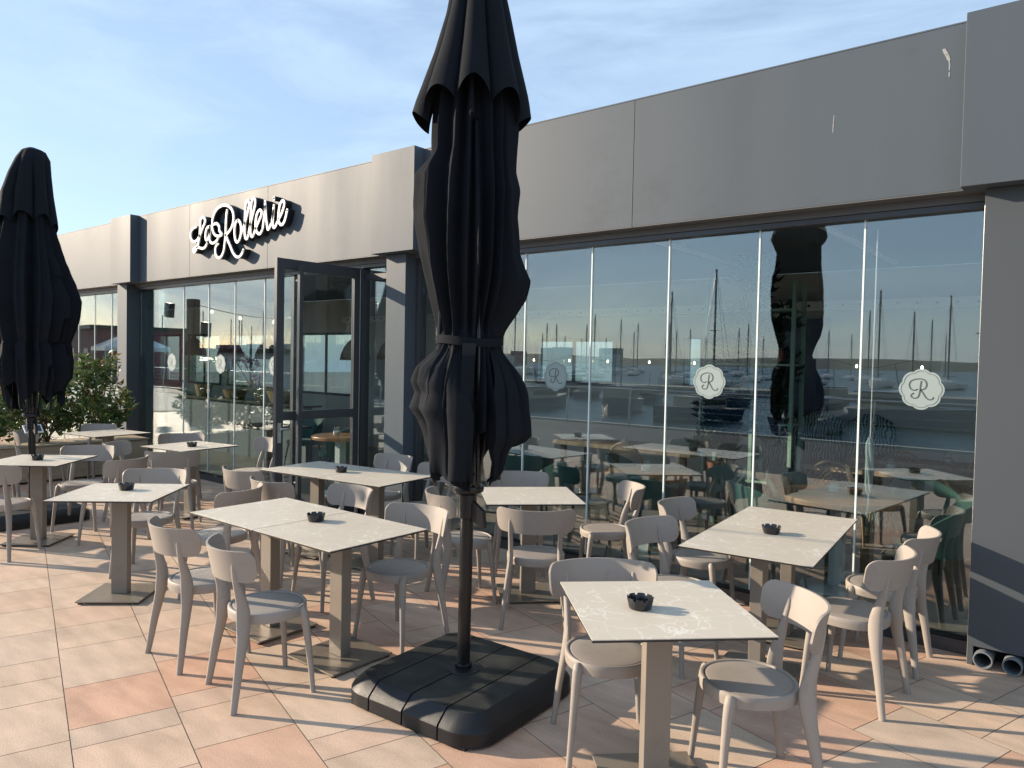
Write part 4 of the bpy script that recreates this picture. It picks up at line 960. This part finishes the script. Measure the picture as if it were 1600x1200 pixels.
foliage('flowers',T,[(-.75,0,.95,.22,.15,.12),(-.35,0,.78,.25,.15,.14),(0,0,.6,.2,.15,.14),(.25,0,.4,.16,.14,.14)],900,.06,'bloom',77)
stems(T,[((.3,0,0),(-.2,0,.7)),((.3,0,0),(-.8,0,1.0)),((.3,0,0),(.25,0,.5))])
for i,(X,w2,h) in enumerate(((-14.6,.42,.24),(-13.3,.3,.22),(-12.2,.4,.16),(-10.8,.4,.2))):
    T=thing('basket','%s basket on the bar counter'%('wide woven','small woven','low woven','last woven')[i] if 0 else ('widest woven basket on the bar counter','small tall woven basket on the bar counter','low flat woven basket on the bar counter','woven basket at the near end of the bar counter')[i],'basket',(X,7.12,.966),0,'baskets on the bar counter')
    g=MB(); g.lathe([(0,0),(w2*.35,0),(w2*.5,h),(w2*.46,h),(w2*.32,.02),(0,.02)],'rattan',20,sq=3); g.build('body',T)
# garland of lit bulbs
T=thing('bulb_garland','row of small lit bulbs on a cord along the rear of the room','string light',(-4.5,8.3,1.80))
g=MB(); pts=[(-3.2+.2*k,0,.05*math.cos(k*PI/2.6)) for k in range(33)]; g.tube(pts,.002,'dleg',5); g.build('cord',T)
for k in range(11):
    g=MB(); g.lathe([(0,-.055),(.010,-.05),(.013,-.038),(.008,-.02),(0,-.015)],'bulb',12,Matrix.Translation((-3.1+.61*k,0,0))); g.build('bulb',T)

# ------------------------------------------------------------------ seaward side (seen mirrored in the glass)
T=thing('quay_railing','stainless cable railing along the terrace edge','railing',(0,-6.6,0))
for k in range(26):
    X=-38+2.0*k; g=MB(); g.tube([(X,0,0),(X,0,.5),(X,-.06,1.02)],.022,'steel',8); g.build('post',T)
g=MB(); g.tube([(-38,-.06,1.04),(12,-.06,1.04)],.026,'steel',10); g.build('handrail',T)
g=MB()
for z in (.2,.37,.54,.71,.88): g.tube([(-38,-.02,z),(12,-.02,z)],.005,'steel',5)
g.build('cable',T)
def boat(L,label):
    T=thing('sailing_boat',label,'boat',(0,0,-1.6),0,'sailing boats in the marina')
    g=MB(); n=14; st=[];
    for i in range(n+1):
        k=i/n; X=-L/2+L*k; w=L*.15*math.sin(PI*min(1,(1.02-k)*.62+.0))**.9 if k<.999 else .02; sh=.95+.35*k*k
        st.append([(X,-w,sh),(X,-w*.9,.35),(X,-w*.45,-.15),(X,0,-.3),(X,w*.45,-.15),(X,w*.9,.35),(X,w,sh)])
    vs=[p for s in st for p in s]; fs=[]
    for i in range(n):
        for j in range(6): fs.append((i*7+j,i*7+j+1,(i+1)*7+j+1,(i+1)*7+j))
    fs.append(tuple(range(7))); g.add(vs,fs,'hull',True)
    g.add([s[0] for s in st]+[s[6] for s in st],[(i,i+1,n+2+i,n+1+i) for i in range(n)],'hull'); g.build('hull',T)
    g=MB(); g.box(-L*.12,L*.2,-L*.07,L*.07,1.0,1.5,'hull'); g.box(-L*.10,L*.18,-L*.071,L*.071,1.18,1.38,'black'); g.build('cabin',T,.08)
    g=MB(); hm=L*1.25; g.tube([(L*.08,0,1.1),(L*.08,0,1.1+hm)],.14,'mast',8)
    for z,ww in ((.45,.6),(.7,.45)): g.tube([(L*.08,-ww,1.1+hm*z),(L*.08,ww,1.1+hm*z)],.03,'mast',6)
    g.build('mast',T)
    g=MB(); g.tube([(L*.07,0,2.1),(-L*.32,0,2.15)],.13,'hullblue',8); g.build('boom',T)
    g=MB()
    for e in ((L*.5,0,1.3),(-L*.48,0,1.0),(L*.06,L*.14,1.0),(L*.06,-L*.14,1.0)): g.tube([(L*.08,0,1.05+hm),e],.022,'steel',5)
    g.build('rigging',T); return T
rb=random.Random(3)
bp=boat(11,'white sailing boat moored off the terrace with bare mast'); first=True
for i in range(112):
    row=i%4; Y=-(92+row*36+rb.uniform(-6,6)); X=-230+rb.uniform(-3,3)+ (i//4)*11.0
    s=rb.uniform(.62,1.12); a=R(90+rb.uniform(-6,6)+(180 if rb.random()<.5 else 0))
    if first: bp.location=(X,Y,-1.6); bp.rotation_euler=(0,0,a); bp.scale=(s,)*3; first=False
    else: copy_tree(bp,(X,Y,-1.6),a,None,scale=s)
T=thing('motor_boat','white motor cruiser moored in the inner basin','boat',(-9,-36,-1.6),R(20),'motor cruisers in the inner basin')
g=MB(); n=10; st=[]
for i in range(n+1):
    k=i/n; X=-4+8*k; w=1.35*min(1,(1.04-k)*2.2)**.7 if k<1 else .05; st.append([(X,-w,.95+.35*k*k),(X,-w*.8,.1),(X,0,-.25),(X,w*.8,.1),(X,w,.95+.35*k*k)])
g.add([p for s in st for p in s],[(i*5+j,i*5+j+1,(i+1)*5+j+1,(i+1)*5+j) for i in range(n) for j in range(4)]+[(0,1,2,3,4)],'hullblue',True)
g.add([s[0] for s in st]+[s[4] for s in st],[(i,i+1,n+2+i,n+1+i) for i in range(n)],'concrete'); g.build('hull',T)
g=MB(); g.box(-2.4,1.2,-1.0,1.0,1.0,1.9,'concrete'); g.box(-2.3,1.1,-1.01,1.01,1.25,1.7,'black'); g.box(-2.8,-.2,-1.05,1.05,1.92,2.0,'hullblue'); g.build('cabin',T,.05)
g=MB(); g.tube([(-.6,0,2.0),(-.9,0,3.6)],.04,'mast',6); g.build('aerial',T)
rb2=random.Random(21)
for i in range(60):
    copy_tree(T,(-150+ (i//2)*6.6+rb2.uniform(-1.5,1.5),-(30 if i%2 else 48)+rb2.uniform(-3,3),-1.6),R(rb2.choice((70,90,110,250,270,290))),None,scale=rb2.uniform(.6,1.05))
for i,X in enumerate((-9.6,)):
    T=thing('lamp_post',('tall twin headed lamp post on the far mole','second lamp post on the far mole','third lamp post on the far mole')[i],'lamp post',(X,-70,-1.2),0,'lamp posts on the mole')
    g=MB(); g.lathe([(.08,0),(.05,6.4),(0,6.4)],'mast',10); g.build('pole',T)
    for s in (-1,1): g=MB(); g.box(s*.35-.22,s*.35+.22,-.15,.15,6.3,6.42,'mast'); g.tube([(0,0,6.2),(s*.3,0,6.34)],.03,'mast',6); g.build('lamp_head',T)
g=MB(); g.box(-260,90,-73,-67,-1.7,-.9,'concrete'); struct(g,'mole')
# post with floodlights and string lights seaward on the left
T=thing('light_post','timber post with floodlights near the quay at left','post',(-24.25,-1.98,0))
g=MB(); g.box(-.16,.16,-.16,.16,0,3.6,'wicker'); g.build('post',T,.01)
for a,b,z in ((.0,-.3,2.6),(-1.6,.2,3.1)):
    g=MB(); g.box(-.18+a,.18+a,b-.1,b+.1,z-.25,z+.25,'tedge',Matrix.Rotation(R(6),4,'Y')); g.build('floodlight',T,.01)
T=thing('string_light','festoon of bulbs strung from the timber post along the terrace','string light',(-24.25,-1.98,3.45))
g=MB(); cat=[]
for k in range(31): q=k/30; cat.append((18*q,3.2*q,-.9*math.sin(PI*q)+.35*q))
g.tube(cat,.012,'dleg',5); g.build('cord',T)
for k in range(3,30,4):
    X,Y,Z=cat[k]; g=MB(); g.lathe([(0,-.16),(.035,-.14),(.045,-.10),(.025,-.05),(0,-.04)],'bulb',10,Matrix.Translation((X,Y,Z))); g.build('bulb',T)
# low houses and tents to the west
for i,(X,Y,w,d,h,mm,lab) in enumerate(((-64,-16,16,7,3.4,'brick','dark red quayside building'),(-96,-26,20,9,4.2,'concrete','pale quayside building behind the red one'),(-46,-20,9,6,1.9,'intwall','white garden wall pavilion at the quay'))):
    T=thing('quayside_building',lab,'building',(X,Y,0),R(8))
    g=MB(); g.box(-w/2,w/2,-d/2,d/2,-1.6,h,mm); g.build('wall',T)
    g=MB(); g.box(-w/2-.3,w/2+.3,-d/2-.3,d/2+.3,h+.002,h+.28,'dleg'); g.build('roof',T)
    for k in range(4):
        g=MB(); X0=-w/2+w*(k+.5)/4; g.box(X0-.6,X0+.6,d/2,d/2+.04,.9,2.0 if h>2 else 1.5,'hullblue'); g.build('window',T)
for i,(X,Y) in enumerate(((-52,-12),)):
    T=thing('canopy_tent',('white peaked tent west of the terrace','second white peaked tent closer to the water')[i],'tent',(X,Y,0),R(10),'white tents')
    g=MB(); g.add([(-2,-2,2.1),(2,-2,2.1),(2,2,2.1),(-2,2,2.1),(0,0,3.2),(-2,-2,1.85),(2,-2,1.85),(2,2,1.85),(-2,2,1.85)],[(0,1,4),(1,2,4),(2,3,4),(3,0,4),(0,5,6,1),(1,6,7,2),(2,7,8,3),(3,8,5,0)],'hull'); g.build('roof',T)
    for a in(-1.95,1.95):
        for b in(-1.95,1.95): g=MB(); g.tube([(a,b,0),(a,b,2.1)],.03,'white',6); g.build('leg',T)
# town skyline across the bay, one mass
g=MB(); rg=random.Random(9)
for k in range(70): X=-900+rg.uniform(0,560); w=rg.uniform(8,22); h=rg.uniform(5,16); Y=-rg.uniform(380,600); g.box(X,X+w,Y,Y+10,-2,h,rg.choice(('concrete','intwall','brick')))
tag(g.build('distant_town'),'pale town blocks across the bay','town',kind='stuff')
